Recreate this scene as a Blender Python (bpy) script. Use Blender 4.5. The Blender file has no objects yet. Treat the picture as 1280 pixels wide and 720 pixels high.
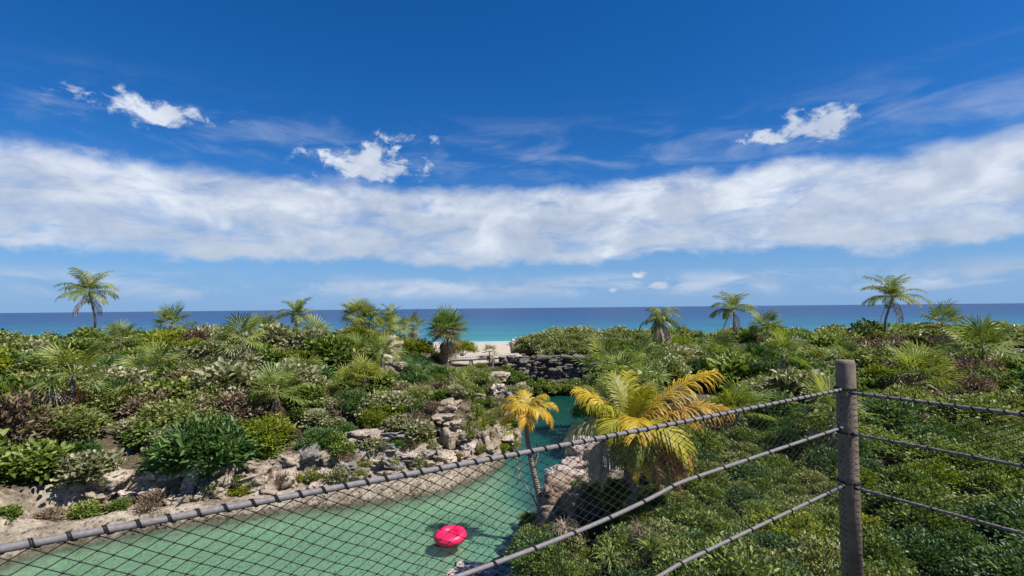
import bpy, math, random
import numpy as np
from mathutils import Vector, Matrix, noise as mnoise

R = math.radians
rng = np.random.default_rng(7)
random.seed(7)
scene = bpy.context.scene
COL = scene.collection

# ---------------------------------------------------------------- camera
F = 623.0                       # focal length in photo pixels (photo 1280 x 720)
EYE = Vector((0.0, 0.0, 7.0))   # eye height over the water
PITCH = math.atan(25.0 / F)
ROLL = R(0.55)
cam_d = bpy.data.cameras.new('camera')
cam = bpy.data.objects.new('camera', cam_d)
COL.objects.link(cam)
cam_d.sensor_width = 36.0
cam_d.lens = F / 1280.0 * 36.0
cam_d.clip_start = 0.05
cam_d.clip_end = 60000
CAMROT = Matrix.Rotation(R(90) + PITCH, 3, 'X') @ Matrix.Rotation(ROLL * -1, 3, 'Z')
cam.matrix_world = Matrix.Translation(EYE) @ CAMROT.to_4x4()
scene.camera = cam


def ray(u, v):
    return CAMROT @ Vector(((u - 640) / F, -(v - 360) / F, -1.0))


def at(u, v, Y):                # photo pixel -> point at distance Y
    d = ray(u, v)
    return EYE + d * (Y / d.y)


def atz(u, v, z):               # photo pixel -> point at height z
    d = ray(u, v)
    return EYE + d * ((z - EYE.z) / d.z)


def proj(p):
    q = CAMROT.transposed() @ (Vector(p) - EYE)
    if q.z > -0.01:
        return None
    return (640 + F * q.x / -q.z, 360 - F * q.y / -q.z)


# ---------------------------------------------------------------- light
SUN_EL, SUN_AZ = R(56), R(116)   # azimuth clockwise from +Y (the view axis)
sd = bpy.data.lights.new('sun', 'SUN')
sd.energy = 4.9
sd.angle = R(0.5)
sd.color = (1.0, 0.955, 0.88)
sun = bpy.data.objects.new('sun', sd)
COL.objects.link(sun)
sdir = Vector((math.sin(SUN_AZ) * math.cos(SUN_EL), math.cos(SUN_AZ) * math.cos(SUN_EL), math.sin(SUN_EL)))
sun.rotation_euler = sdir.to_track_quat('Z', 'Y').to_euler()
sun.location = (0, 0, 60)

scene.view_settings.view_transform = 'Standard'
scene.view_settings.look = 'None'
scene.view_settings.gamma = 1.0
scene.view_settings.use_curve_mapping = False
scene.view_settings.exposure = 0.60
scene.cycles.max_bounces = 6
scene.cycles.transparent_max_bounces = 8
scene.cycles.caustics_reflective = False
scene.cycles.caustics_refractive = False


class NT:
    """tiny node-tree builder"""
    def __init__(self, tree):
        self.t = tree
        self.n = tree.nodes
        self.l = tree.links
        self.n.clear()

    def new(self, typ, **kw):
        nd = self.n.new(typ)
        for k, v in kw.items():
            setattr(nd, k, v)
        return nd

    def put(self, sock, v):
        if hasattr(v, 'is_output'):
            self.l.new(v, sock)
        elif v is not None:
            if isinstance(v, (tuple, list)) and len(v) == 3 and sock.type == 'RGBA':
                v = (*v, 1.0)
            sock.default_value = v

    def math(self, op, a, b=None, c=None, clamp=False):
        nd = self.new('ShaderNodeMath', operation=op, use_clamp=clamp)
        for i, v in enumerate((a, b, c)):
            if v is not None:
                self.put(nd.inputs[i], v)
        return nd.outputs[0]

    def mix(self, f, a, b, blend='MIX'):
        nd = self.new('ShaderNodeMix', data_type='RGBA', blend_type=blend)
        self.put(nd.inputs[0], f)
        self.put(nd.inputs[6], a)
        self.put(nd.inputs[7], b)
        return nd.outputs[2]

    def smooth(self, v, a, b, lo=0.0, hi=1.0):
        nd = self.new('ShaderNodeMapRange', interpolation_type='SMOOTHSTEP')
        for i, x in enumerate((v, a, b, lo, hi)):
            self.put(nd.inputs[i], x)
        return nd.outputs[0]

    def noise(self, vec, scale, detail=4.0, rough=0.55, dist=0.0, out=0):
        nd = self.new('ShaderNodeTexNoise')
        if vec is not None:
            self.l.new(vec, nd.inputs['Vector'])
        nd.inputs['Scale'].default_value = scale
        nd.inputs['Detail'].default_value = detail
        nd.inputs['Roughness'].default_value = rough
        nd.inputs['Distortion'].default_value = dist
        return nd.outputs[out]

    def ramp(self, f, stops):
        nd = self.new('ShaderNodeValToRGB')
        el = nd.color_ramp.elements
        while len(el) > 1:
            el.remove(el[-1])
        for i, (p, c) in enumerate(stops):
            e = el[0] if i == 0 else el.new(p)
            e.position = p
            e.color = (*c, 1.0)
        self.put(nd.inputs[0], f)
        return nd.outputs[0]

    def comb(self, x, y, z):
        nd = self.new('ShaderNodeCombineXYZ')
        for i, v in enumerate((x, y, z)):
            self.put(nd.inputs[i], v)
        return nd.outputs[0]


# ---------------------------------------------------------------- sky
world = bpy.data.worlds.new('World')
scene.world = world
world.use_nodes = True
world.cycles.sampling_method = 'MANUAL'
world.cycles.sample_map_resolution = 256
w = NT(world.node_tree)
sky = w.new('ShaderNodeTexSky', sky_type='NISHITA', sun_disc=False)
sky.sun_elevation = SUN_EL
sky.sun_rotation = SUN_AZ
sky.altitude = 0
sky.air_density = 1.0
sky.dust_density = 0.2
sky.ozone_density = 3.5
SKY_STRENGTH = 0.066
tc = w.new('ShaderNodeTexCoord')
sep = w.new('ShaderNodeSeparateXYZ')
w.l.new(tc.outputs['Generated'], sep.inputs[0])
dx, dy, dz = sep.outputs
el = w.math('MULTIPLY', w.math('ARCSINE', dz), 57.2958)              # elevation, degrees
az = w.math('MULTIPLY', w.math('ARCTAN2', dx, dy), 57.2958)          # azimuth, degrees
hs = w.new('ShaderNodeHueSaturation')
hs.inputs['Saturation'].default_value = 1.16
hs.inputs['Value'].default_value = 1.0
w.l.new(w.mix(1.0, sky.outputs[0], (0.60, 0.81, 1.14), 'MULTIPLY'), hs.inputs['Color'])
gm = w.new('ShaderNodeGamma')
gm.inputs[1].default_value = 1.0
w.l.new(hs.outputs[0], gm.inputs[0])
skyc = gm.outputs[0]
# cloud sheets, laid out by direction (so they turn with the world, not the lens)
cv = w.comb(w.math('MULTIPLY', dx, 9.0), w.math('MULTIPLY', dy, 9.0), w.math('MULTIPLY', el, 0.30))
cvs = w.comb(w.math('MULTIPLY', dx, 4.0), w.math('MULTIPLY', dy, 4.0), w.math('MULTIPLY', el, 0.26))
n1 = w.noise(cv, 1.0, 9.0, 0.58, 0.35)
n2 = w.noise(cvs, 1.6, 7.0, 0.6, 0.5)
n3 = w.noise(w.comb(w.math('MULTIPLY', dx, 22.0), w.math('MULTIPLY', dy, 22.0), w.math('MULTIPLY', el, 0.62)), 1.0, 8.0, 0.6, 0.3)
nlow = w.noise(w.comb(w.math('MULTIPLY', dx, 2.6), w.math('MULTIPLY', dy, 2.6), 3.1), 1.6, 2.0, 0.5)
elw = w.math('ADD', el, w.math('MULTIPLY', w.math('SUBTRACT', nlow, 0.5), 4.0))
elw = w.math('ADD', elw, w.math('MULTIPLY', w.math('SUBTRACT', n1, 0.5), 3.4))
elw = w.math('ADD', elw, w.math('MULTIPLY', w.math('SUBTRACT', n3, 0.5), 1.3))
band = w.math('MULTIPLY', w.smooth(elw, 4.9, 6.1), w.smooth(elw, 14.6, 12.6))
body = w.math('MULTIPLY', band, w.math('MULTIPLY', w.smooth(n2, 0.26, 0.56, 0.42, 1.0), w.smooth(n3, 0.28, 0.55, 0.86, 1.0)))


def puff(a0, e0, sa, se, amp):
    a_ = w.math('DIVIDE', w.math('SUBTRACT', az, a0), sa)
    e_ = w.math('DIVIDE', w.math('SUBTRACT', el, e0), se)
    g = w.math('EXPONENT', w.math('MULTIPLY', w.math('ADD', w.math('MULTIPLY', a_, a_), w.math('MULTIPLY', e_, e_)), -1.0))
    gate = w.smooth(g, 0.04, 0.30)
    g = w.math('ADD', w.math('MULTIPLY', g, amp), w.math('MULTIPLY', w.math('SUBTRACT', n3, 0.5), 2.6))
    return w.math('MULTIPLY', w.smooth(g, 0.30, 0.80), gate)


pf = w.math('MAXIMUM', puff(-15.8, 15.9, 6.2, 2.0, 0.95), puff(-11.8, 18.8, 3.0, 0.7, 0.66))
pf = w.math('MAXIMUM', pf, puff(14.6, 3.6, 0.9, 0.42, 0.9))
pf = w.math('MAXIMUM', pf, w.math('MAXIMUM', puff(11.5, 1.9, 1.3, 0.35, 0.72), puff(16.5, 2.3, 1.5, 0.40, 0.74)))
pf = w.math('MAXIMUM', pf, puff(31.0, 17.2, 5.2, 1.5, 0.75))
pf = w.math('MAXIMUM', pf, puff(-37.0, 18.2, 5.6, 1.3, 0.7))
veil = w.math('MULTIPLY', w.smooth(n2, 0.42, 0.78), w.math('MULTIPLY', w.smooth(el, 13.0, 16.0), w.smooth(el, 23.0, 15.5)))
low = w.math('MULTIPLY', w.math('MULTIPLY', w.smooth(el, 0.5, 2.2), w.smooth(el, 4.4, 2.6)), w.smooth(n2, 0.40, 0.62))
dens = w.math('MAXIMUM', w.math('MULTIPLY', body, 0.93), w.math('MULTIPLY', pf, 0.88))
dens = w.math('MAXIMUM', dens, w.math('MULTIPLY', veil, 0.30))
dens = w.math('MAXIMUM', dens, w.math('MULTIPLY', low, 0.60))
nsoft = w.noise(cv, 0.8, 3.5, 0.5, 0.6)
tops = w.smooth(elw, 8.0, 13.5, 0.42, 0.58)
cloudc = w.ramp(w.math('ADD', w.math('ADD', w.math('MULTIPLY', nsoft, 0.50), w.math('MULTIPLY', n3, 0.12)), w.math('MULTIPLY', tops, 0.38)), [(0.38, (0.30, 0.355, 0.445)), (0.49, (0.385, 0.43, 0.51)), (0.60, (0.55, 0.585, 0.635))])
scaled = w.mix(1.0, skyc, (SKY_STRENGTH, SKY_STRENGTH, SKY_STRENGTH), 'MULTIPLY')
scaled = w.mix(w.smooth(el, 11.0, 0.0, 0.0, 0.88), scaled, (0.150, 0.275, 0.48))       # sea haze low in the sky
final = w.mix(dens, scaled, cloudc)
bg = w.new('ShaderNodeBackground')
w.l.new(final, bg.inputs[0])
bg.inputs[1].default_value = 1.0
wo = w.new('ShaderNodeOutputWorld')
w.l.new(bg.outputs[0], wo.inputs[0])


# ---------------------------------------------------------------- helpers
def mesh_np(name, V, Fs, mat=None, tint=None, smooth=False):
    """V (n,3); Fs list of index arrays (k, 3 or 4)"""
    me = bpy.data.meshes.new(name)
    V = np.asarray(V, dtype=np.float32)
    me.vertices.add(len(V))
    me.vertices.foreach_set('co', V.ravel())
    loops, starts, tot = [], [], 0
    for f in Fs:
        f = np.asarray(f, dtype=np.int32)
        if len(f) == 0:
            continue
        loops.append(f.ravel())
        starts.append(np.arange(len(f), dtype=np.int32) * f.shape[1] + tot)
        tot += f.size
    L = np.concatenate(loops)
    S = np.concatenate(starts)
    me.loops.add(len(L))
    me.loops.foreach_set('vertex_index', L)
    me.polygons.add(len(S))
    me.polygons.foreach_set('loop_start', S)
    if smooth:
        me.polygons.foreach_set('use_smooth', np.ones(len(S), dtype=bool))
    if tint is not None:
        a = me.attributes.new('tint', 'FLOAT', 'POINT')
        a.data.foreach_set('value', np.asarray(tint, dtype=np.float32))
    me.update(calc_edges=True)
    me.validate()
    if mat:
        me.materials.append(mat)
    return me


class MB:
    def __init__(self):
        self.v, self.q, self.t, self.a, self.n = [], [], [], [], 0

    def add(self, V, quads=None, tris=None, tint=0.5):
        V = np.asarray(V, dtype=np.float64)
        if quads is not None and len(quads):
            self.q.append(np.asarray(quads, dtype=np.int32) + self.n)
        if tris is not None and len(tris):
            self.t.append(np.asarray(tris, dtype=np.int32) + self.n)
        self.v.append(V)
        self.a.append(np.full(len(V), tint) if np.isscalar(tint) else np.asarray(tint))
        self.n += len(V)

    def tube(self, pts, rad, k=6, tint=0.5, cap=True):
        pts = [Vector(p) for p in pts]
        n = len(pts)
        if np.isscalar(rad):
            rad = [rad] * n
        V = []
        ref = None
        for i, p in enumerate(pts):
            d = (pts[min(i + 1, n - 1)] - pts[max(i - 1, 0)]).normalized()
            if ref is None:
                ref = Vector((0, 0, 1)) if abs(d.z) < 0.9 else Vector((1, 0, 0))
            a = (ref - d * ref.dot(d)).normalized()
            ref = a
            b = d.cross(a)
            for j in range(k):
                th = 2 * math.pi * j / k
                V.append(p + (a * math.cos(th) + b * math.sin(th)) * rad[i])
        Q = []
        for i in range(n - 1):
            for j in range(k):
                Q.append((i * k + j, i * k + (j + 1) % k, (i + 1) * k + (j + 1) % k, (i + 1) * k + j))
        T = []
        if cap:
            V.append(pts[0]); V.append(pts[-1])
            for j in range(k):
                T.append((n * k, (j + 1) % k, j))
                T.append((n * k + 1, (n - 1) * k + j, (n - 1) * k + (j + 1) % k))
        self.add([tuple(x) for x in V], Q, T, tint)

    def box(self, c, s, rot=None, tint=0.5):
        V = np.array([[x, y, z] for x in (-.5, .5) for y in (-.5, .5) for z in (-.5, .5)]) * np.array(s)
        if rot is not None:
            V = V @ np.array(rot.to_3x3()).T
        V = V + np.array(c)
        self.add(V, [(0, 1, 3, 2), (4, 6, 7, 5), (0, 4, 5, 1), (2, 3, 7, 6), (0, 2, 6, 4), (1, 5, 7, 3)], None, tint)

    def mesh(self, name, mat=None, smooth=False):
        fs = []
        if self.q:
            fs.append(np.concatenate(self.q))
        if self.t:
            fs.append(np.concatenate(self.t))
        return mesh_np(name, np.concatenate(self.v), fs, mat, np.concatenate(self.a), smooth)


def link(name, me, parent=None, loc=(0, 0, 0), rot=(0, 0, 0), scale=(1, 1, 1), mat=None):
    o = bpy.data.objects.new(name, me)
    COL.objects.link(o)
    o.location = loc
    o.rotation_euler = rot
    o.scale = scale
    if parent is not None:
        o.parent = parent
    if mat is not None and me is not None:
        if len(o.material_slots) == 0:
            me.materials.append(mat)
        o.material_slots[0].link = 'OBJECT'
        o.material_slots[0].material = mat
    return o


def tag(o, label=None, cat=None, group=None, kind=None):
    if label: o['label'] = label
    if cat: o['category'] = cat
    if group: o['group'] = group
    if kind: o['kind'] = kind
    return o


def thing(name, label, cat, loc=(0, 0, 0), rz=0.0, group=None, scale=1.0):
    o = link(name, None, None, loc, (0, 0, rz), (scale,) * 3)
    o.empty_display_size = 0.2
    return tag(o, label, cat, group)


# ---------------------------------------------------------------- materials
def newmat(name):
    m = bpy.data.materials.new(name)
    m.use_nodes = True
    return m, NT(m.node_tree)


def out(nt, shader, disp=None):
    o = nt.new('ShaderNodeOutputMaterial')
    nt.l.new(shader, o.inputs[0])
    return o


def leaf_mat(name, c0, c1, c2, trans=0.34, rough=0.45, tcol=None, spec=0.35):
    m, n = newmat(name)
    at_ = n.new('ShaderNodeAttribute', attribute_name='tint')
    oi = n.new('ShaderNodeObjectInfo')
    t = n.math('ADD', at_.outputs['Fac'], n.math('MULTIPLY', n.math('SUBTRACT', oi.outputs['Random'], 0.5), 0.46), clamp=True)
    col = n.ramp(t, [(0.0, c0), (0.5, c1), (1.0, c2)])
    tco = n.new('ShaderNodeTexCoord')
    sp = n.noise(tco.outputs['Object'], 3.0, 2.0)
    col = n.mix(n.smooth(sp, 0.35, 0.7, 0.0, 0.35), col, n.mix(1.0, col, (0.55, 0.58, 0.45), 'MULTIPLY'))
    p = n.new('ShaderNodeBsdfPrincipled')
    n.l.new(col, p.inputs['Base Color'])
    p.inputs['Roughness'].default_value = rough
    p.inputs['Specular IOR Level'].default_value = spec
    tr = n.new('ShaderNodeBsdfTranslucent')
    tc2 = n.mix(1.0, col, tcol or (1.25, 1.35, 0.55), 'MULTIPLY')
    n.l.new(tc2, tr.inputs['Color'])
    mx = n.new('ShaderNodeMixShader')
    mx.inputs[0].default_value = trans
    n.l.new(p.outputs[0], mx.inputs[1])
    n.l.new(tr.outputs[0], mx.inputs[2])
    out(n, mx.outputs[0])
    return m


M = {}
M['leaf_mid'] = leaf_mat('leaf_mid', (0.065, 0.108, 0.02), (0.155, 0.212, 0.038), (0.33, 0.36, 0.11))
M['leaf_dark'] = leaf_mat('leaf_dark', (0.034, 0.082, 0.024), (0.078, 0.150, 0.042), (0.18, 0.25, 0.08))
M['leaf_olive'] = leaf_mat('leaf_olive', (0.09, 0.118, 0.03), (0.20, 0.228, 0.06), (0.39, 0.385, 0.15), 0.28)
M['leaf_lime'] = leaf_mat('leaf_lime', (0.09, 0.12, 0.012), (0.21, 0.25, 0.02), (0.38, 0.38, 0.045), 0.42)
M['leaf_grape'] = leaf_mat('leaf_grape', (0.115, 0.145, 0.042), (0.245, 0.275, 0.10), (0.46, 0.45, 0.25), 0.28, 0.35, None, 0.5)
M['leaf_pale'] = leaf_mat('leaf_pale', (0.14, 0.145, 0.07), (0.26, 0.26, 0.14), (0.46, 0.43, 0.28), 0.25)
M['dry'] = leaf_mat('dry_leaf', (0.10, 0.065, 0.04), (0.20, 0.145, 0.095), (0.36, 0.28, 0.19), 0.2, 0.7, (1.1, 1.0, 0.8), 0.1)
M['fan'] = leaf_mat('fan_leaf', (0.07, 0.115, 0.024), (0.18, 0.228, 0.05), (0.41, 0.42, 0.14), 0.3)
M['fan_yellow'] = leaf_mat('fan_leaf_yellow', (0.14, 0.16, 0.02), (0.27, 0.28, 0.03), (0.42, 0.40, 0.07), 0.38)
M['frond_green'] = leaf_mat('frond_green', (0.10, 0.13, 0.025), (0.20, 0.22, 0.04), (0.36, 0.34, 0.07), 0.42)
M['frond_yellow'] = leaf_mat('frond_yellow', (0.34, 0.24, 0.02), (0.56, 0.40, 0.03), (0.74, 0.56, 0.09), 0.42, 0.45, (1.15, 1.05, 0.6))
M['frond_orange'] = leaf_mat('frond_orange', (0.36, 0.19, 0.02), (0.60, 0.33, 0.022), (0.74, 0.48, 0.06), 0.42, 0.5, (1.15, 1.0, 0.6))
M['frond_rust'] = leaf_mat('frond_rust', (0.20, 0.09, 0.04), (0.38, 0.20, 0.085), (0.56, 0.36, 0.15), 0.38, 0.6, (1.1, 1.0, 0.7), 0.2)
M['frond_dead'] = leaf_mat('frond_dead', (0.28, 0.20, 0.15), (0.46, 0.36, 0.28), (0.62, 0.52, 0.42), 0.35, 0.7, (1.1, 1.0, 0.8), 0.1)


def bark_mat(name, c0, c1, scale=14, ring=0.0):
    m, n = newmat(name)
    tco = n.new('ShaderNodeTexCoord')
    ns = n.noise(tco.outputs['Object'], scale, 6.0, 0.65)
    col = n.ramp(ns, [(0.3, c0), (0.7, c1)])
    h = ns
    if ring:
        wv = n.new('ShaderNodeTexWave', bands_direction='Z')
        n.l.new(tco.outputs['Object'], wv.inputs['Vector'])
        wv.inputs['Scale'].default_value = ring
        wv.inputs['Distortion'].default_value = 2.0
        col = n.mix(n.math('MULTIPLY', wv.outputs['Fac'], 0.45), col, n.mix(1.0, col, (0.45, 0.42, 0.4), 'MULTIPLY'))
        h = n.math('ADD', n.math('MULTIPLY', wv.outputs['Fac'], -0.8), ns)
    p = n.new('ShaderNodeBsdfPrincipled')
    n.l.new(col, p.inputs['Base Color'])
    p.inputs['Roughness'].default_value = 0.85
    b = n.new('ShaderNodeBump')
    b.inputs['Strength'].default_value = 0.7
    b.inputs['Distance'].default_value = 0.02
    n.l.new(h, b.inputs['Height'])
    n.l.new(b.outputs[0], p.inputs['Normal'])
    out(n, p.outputs[0])
    return m


M['stem'] = bark_mat('stem_bark', (0.07, 0.05, 0.035), (0.20, 0.16, 0.12))
M['trunk'] = bark_mat('palm_bark', (0.14, 0.10, 0.08), (0.34, 0.28, 0.23), 10, 5.0)
M['timber'] = bark_mat('weathered_timber', (0.22, 0.18, 0.14), (0.42, 0.36, 0.29), 9)
M['timber_pale'] = bark_mat('pale_timber', (0.34, 0.31, 0.26), (0.52, 0.48, 0.41), 4)


def rock_mat(name, dark, mid, pale, scale=1.0, bump=1.0):
    m, n = newmat(name)
    geo = n.new('ShaderNodeNewGeometry')
    pos = geo.outputs['Position']
    a = n.noise(pos, 0.9 * scale, 8.0, 0.65, 0.3)
    b = n.noise(pos, 6.0 * scale, 8.0, 0.7, 0.4)
    col = n.ramp(n.math('ADD', n.math('MULTIPLY', a, 0.55), n.math('MULTIPLY', b, 0.45)),
                 [(0.30, dark), (0.47, mid), (0.64, pale)])
    vo = n.new('ShaderNodeTexVoronoi', feature='F1')
    n.l.new(n.mix(0.12, pos, n.noise(pos, 9.0 * scale, 3.0, out=1)), vo.inputs['Vector'])
    vo.inputs['Scale'].default_value = 8.0 * scale
    pit = n.smooth(vo.outputs['Distance'], 0.05, 0.42)
    col = n.mix(n.math('MULTIPLY', n.smooth(pit, 0.55, 0.0), 0.55), col, (dark[0] * .5, dark[1] * .5, dark[2] * .5))
    p = n.new('ShaderNodeBsdfPrincipled')
    n.l.new(col, p.inputs['Base Color'])
    p.inputs['Roughness'].default_value = 0.9
    p.inputs['Specular IOR Level'].default_value = 0.2
    bp = n.new('ShaderNodeBump')
    bp.inputs['Strength'].default_value = 1.0 * bump
    bp.inputs['Distance'].default_value = 0.16 / scale
    n.l.new(n.math('ADD', n.math('MULTIPLY', pit, 0.5), n.math('MULTIPLY', b, 0.9)), bp.inputs['Height'])
    n.l.new(bp.outputs[0], p.inputs['Normal'])
    out(n, p.outputs[0])
    return m


M['rock'] = rock_mat('limestone', (0.13, 0.10, 0.07), (0.34, 0.27, 0.20), (0.60, 0.51, 0.41))
M['rock_grey'] = rock_mat('grey_limestone', (0.10, 0.09, 0.085), (0.24, 0.22, 0.20), (0.42, 0.39, 0.36))
M['rock_pink'] = rock_mat('pinkish_limestone', (0.22, 0.17, 0.14), (0.48, 0.38, 0.33), (0.72, 0.62, 0.57))


M['rock_white'] = rock_mat('white_stone', (0.55, 0.53, 0.50), (0.72, 0.70, 0.67), (0.80, 0.79, 0.77))
M['rock_brown'] = rock_mat('brown_rock', (0.10, 0.065, 0.045), (0.24, 0.165, 0.12), (0.40, 0.30, 0.23))
M['frond_pale'] = leaf_mat('frond_pale', (0.22, 0.22, 0.07), (0.42, 0.38, 0.15), (0.62, 0.56, 0.30), 0.38)
M['frond_ruddy'] = leaf_mat('frond_ruddy', (0.22, 0.11, 0.03), (0.46, 0.27, 0.045), (0.66, 0.48, 0.08), 0.4, 0.5, (1.15, 1.0, 0.6))


def plain_mat(name, c, rough, bump=0.0, bscale=60.0, var=0.25, spec=0.5, coat=0.0):
    m, n = newmat(name)
    tco = n.new('ShaderNodeTexCoord')
    ns = n.noise(tco.outputs['Object'], bscale, 4.0, 0.6)
    col = n.mix(n.smooth(ns, 0.3, 0.75), (c[0] * (1 - var), c[1] * (1 - var), c[2] * (1 - var)), c)
    p = n.new('ShaderNodeBsdfPrincipled')
    n.l.new(col, p.inputs['Base Color'])
    p.inputs['Roughness'].default_value = rough
    p.inputs['Specular IOR Level'].default_value = spec
    p.inputs['Coat Weight'].default_value = coat
    if bump:
        b = n.new('ShaderNodeBump'); b.inputs['Strength'].default_value = bump; b.inputs['Distance'].default_value = 0.002
        n.l.new(ns, b.inputs['Height']); n.l.new(b.outputs[0], p.inputs['Normal'])
    out(n, p.outputs[0])
    return m


M['red_vinyl'] = plain_mat('red_vinyl', (0.80, 0.012, 0.095), 0.35, 0.0, 6.0, 0.2)
M['cord'] = plain_mat('dark_cord', (0.022, 0.024, 0.022), 0.8, 0.0, 200.0, 0.4, 0.2)
M['cable'] = plain_mat('grey_cable', (0.20, 0.185, 0.185), 0.6, 0.6, 90.0, 0.35, 0.3)

M['fan_bright'] = leaf_mat('fan_leaf_bright', (0.06, 0.11, 0.02), (0.14, 0.21, 0.04), (0.30, 0.34, 0.09), 0.4)
M['timber'] = bark_mat('dark_timber', (0.10, 0.075, 0.055), (0.23, 0.18, 0.135), 9)

M['frond_lime'] = leaf_mat('frond_lime', (0.22, 0.22, 0.02), (0.38, 0.36, 0.035), (0.58, 0.50, 0.08), 0.42)
M['red_vinyl'].node_tree.nodes['Principled BSDF'].inputs['Roughness'].default_value = 0.48

M['rock_wall'] = rock_mat('dark_wall_stone', (0.045, 0.04, 0.036), (0.115, 0.10, 0.088), (0.27, 0.24, 0.21))

# ---------------------------------------------------------------- land form
LAG = [(-13.5, 15.2), (-9.6, 17.0), (-7.6, 17.7), (-5.85, 18.05), (-4.2, 18.5), (-2.6, 19.35), (-1.2, 21.0), (-0.2, 23.2),
       (0.35, 26.0), (0.45, 31.0), (0.7, 38.0), (1.6, 40.6), (4.0, 40.9), (6.6, 40.2), (7.2, 36.0), (6.6, 30.0), (5.4, 24.0),
       (3.4, 19.0), (2.05, 16.6), (0.85, 15.6), (0.55, 13.8), (0.55, 11.0), (0.1, 8.0), (-0.4, 4.0), (-0.6, -3.0), (-2.0, -12.0),
       (-17.0, -12.0), (-18.5, 0.0), (-17.5, 9.0)]
LAGP = np.array(LAG)


def lag_sd(X, Y):
    """distance to the lagoon's edge, negative over the water"""
    X = np.asarray(X, float); Y = np.asarray(Y, float)
    d = np.full(X.shape, 1e9)
    ins = np.zeros(X.shape, bool)
    n = len(LAGP)
    for i in range(n):
        ax, ay = LAGP[i]; bx, by = LAGP[(i + 1) % n]
        ex, ey = bx - ax, by - ay
        t = np.clip(((X - ax) * ex + (Y - ay) * ey) / (ex * ex + ey * ey), 0, 1)
        d = np.minimum(d, np.hypot(X - ax - t * ex, Y - ay - t * ey))
        c = (ay > Y) != (by > Y)
        ins ^= c & (X < (bx - ax) * (Y - ay) / (by - ay + 1e-12) + ax)
    return np.where(ins, -d, d)


def sm(x, a, b):
    t = np.clip((x - a) / (b - a), 0, 1)
    return t * t * (3 - 2 * t)


def vnoise(X, Y, seed=0):
    """cheap value noise"""
    X = np.asarray(X, float) + seed * 17.13; Y = np.asarray(Y, float) - seed * 9.7
    xi = np.floor(X); yi = np.floor(Y)
    fx = X - xi; fy = Y - yi
    fx = fx * fx * (3 - 2 * fx); fy = fy * fy * (3 - 2 * fy)

    def h(a, b):
        s = np.sin(a * 127.1 + b * 311.7 + seed * 74.7) * 43758.5453
        return s - np.floor(s)
    return (h(xi, yi) * (1 - fx) + h(xi + 1, yi) * fx) * (1 - fy) + (h(xi, yi + 1) * (1 - fx) + h(xi + 1, yi + 1) * fx) * fy


def fbm(X, Y, o=4, seed=0):
    a, s, t = 0.5, 1.0, 0.0
    for i in range(o):
        t = t + a * (vnoise(X * s, Y * s, seed + i) - 0.5)
        a *= 0.5; s *= 2.1
    return t


def height(X, Y):
    X = np.asarray(X, float); Y = np.asarray(Y, float)
    d0 = lag_sd(X, Y)
    d = d0 + 0.5 * fbm(X * 0.9, Y * 0.9, 4, 3)
    left = sm(-X, -1.0, 0.5) * sm(Y, 15.0, 17.0)
    near_right = sm(X, 0.0, 1.0) * (1 - sm(Y, 17, 22))
    # flat country behind the banks
    Lh = 2.35 + 1.5 * sm(-X, 3.0, 11.0) * sm(Y, 20, 34) + 0.7 * fbm(X * 0.25, Y * 0.25, 3, 9)
    Lh = Lh - 0.25 * near_right
    Lh = Lh + 0.55 * sm(X, 3.0, 8.0) * sm(Y, 24, 40)
    # rock ledge at the foot of the bank over the water
    ledge = sm(-X, 0.3, 1.6) * sm(Y, 14.0, 16.0) * (1 - sm(Y, 22, 24))
    lw = 1.05 + 0.5 * ledge
    zl = (0.52 + 0.35 * fbm(X * 1.3, Y * 1.3, 4, 5)) * sm(d, -0.02, 0.10) + 0.95 * sm(d, lw, lw + 0.35) + (Lh - 1.47) * sm(d, lw + 0.3, 6.0)
    zo = (1.25 + 0.5 * fbm(X * 0.8, Y * 0.8, 4, 6)) * sm(d, -0.05, 0.55) + (Lh - 1.25) * sm(d, 0.4, 3.4)
    land = zl * ledge + zo * (1 - ledge)
    land = land + 0.30 * fbm(X * 1.1, Y * 1.1, 4, 21) * sm(d, 0.6, 1.6)
    # beach and dunes
    dune = 1.25 + (0.7 * sm(-X, 9, 20) + 1.1 * sm(X, 2, 9)) * (1 - sm(Y, 62, 84)) + 0.35 * fbm(X * 0.12, Y * 0.12, 3, 33)
    dune = dune * (1 - sm(Y, 80, 104)) - 0.0 * Y
    k = sm(Y, 42.0, 53.0)
    land = land * (1 - k) + dune * k
    land = land - 2.2 * sm(Y, 97, 118)
    # bed of the lagoon
    depth = 0.20 + 3.1 * sm(X + 0.55 * (Y - 17.0), 0.0, 7.0) + 0.25 * fbm(X * 0.5, Y * 0.5, 3, 44)
    bed = -depth * sm(-d, 0.0, 1.1) - 0.12
    z = np.where(d0 > -0.25, np.where(d > 0, land, np.minimum(land, bed)), bed)
    z = np.where((d <= 0), bed, z)
    return z


def axis(lo, hi, dlo, dhi, fine, grow=1.13, cap=12.0):
    c = list(np.arange(dlo, dhi + 1e-6, fine))
    s = fine
    while c[-1] < hi:
        s = min(s * grow, cap); c.append(c[-1] + s)
    s = fine
    while c[0] > lo:
        s = min(s * grow, cap); c.insert(0, c[0] - s)
    return np.array(c)


gx = axis(-320, 320, -13.0, 7.5, 0.11)
gy = axis(-90, 150, 6.0, 30.0, 0.11, 1.06, 4.0)
GX, GY = np.meshgrid(gx, gy)
GZ = height(GX, GY)
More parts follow.
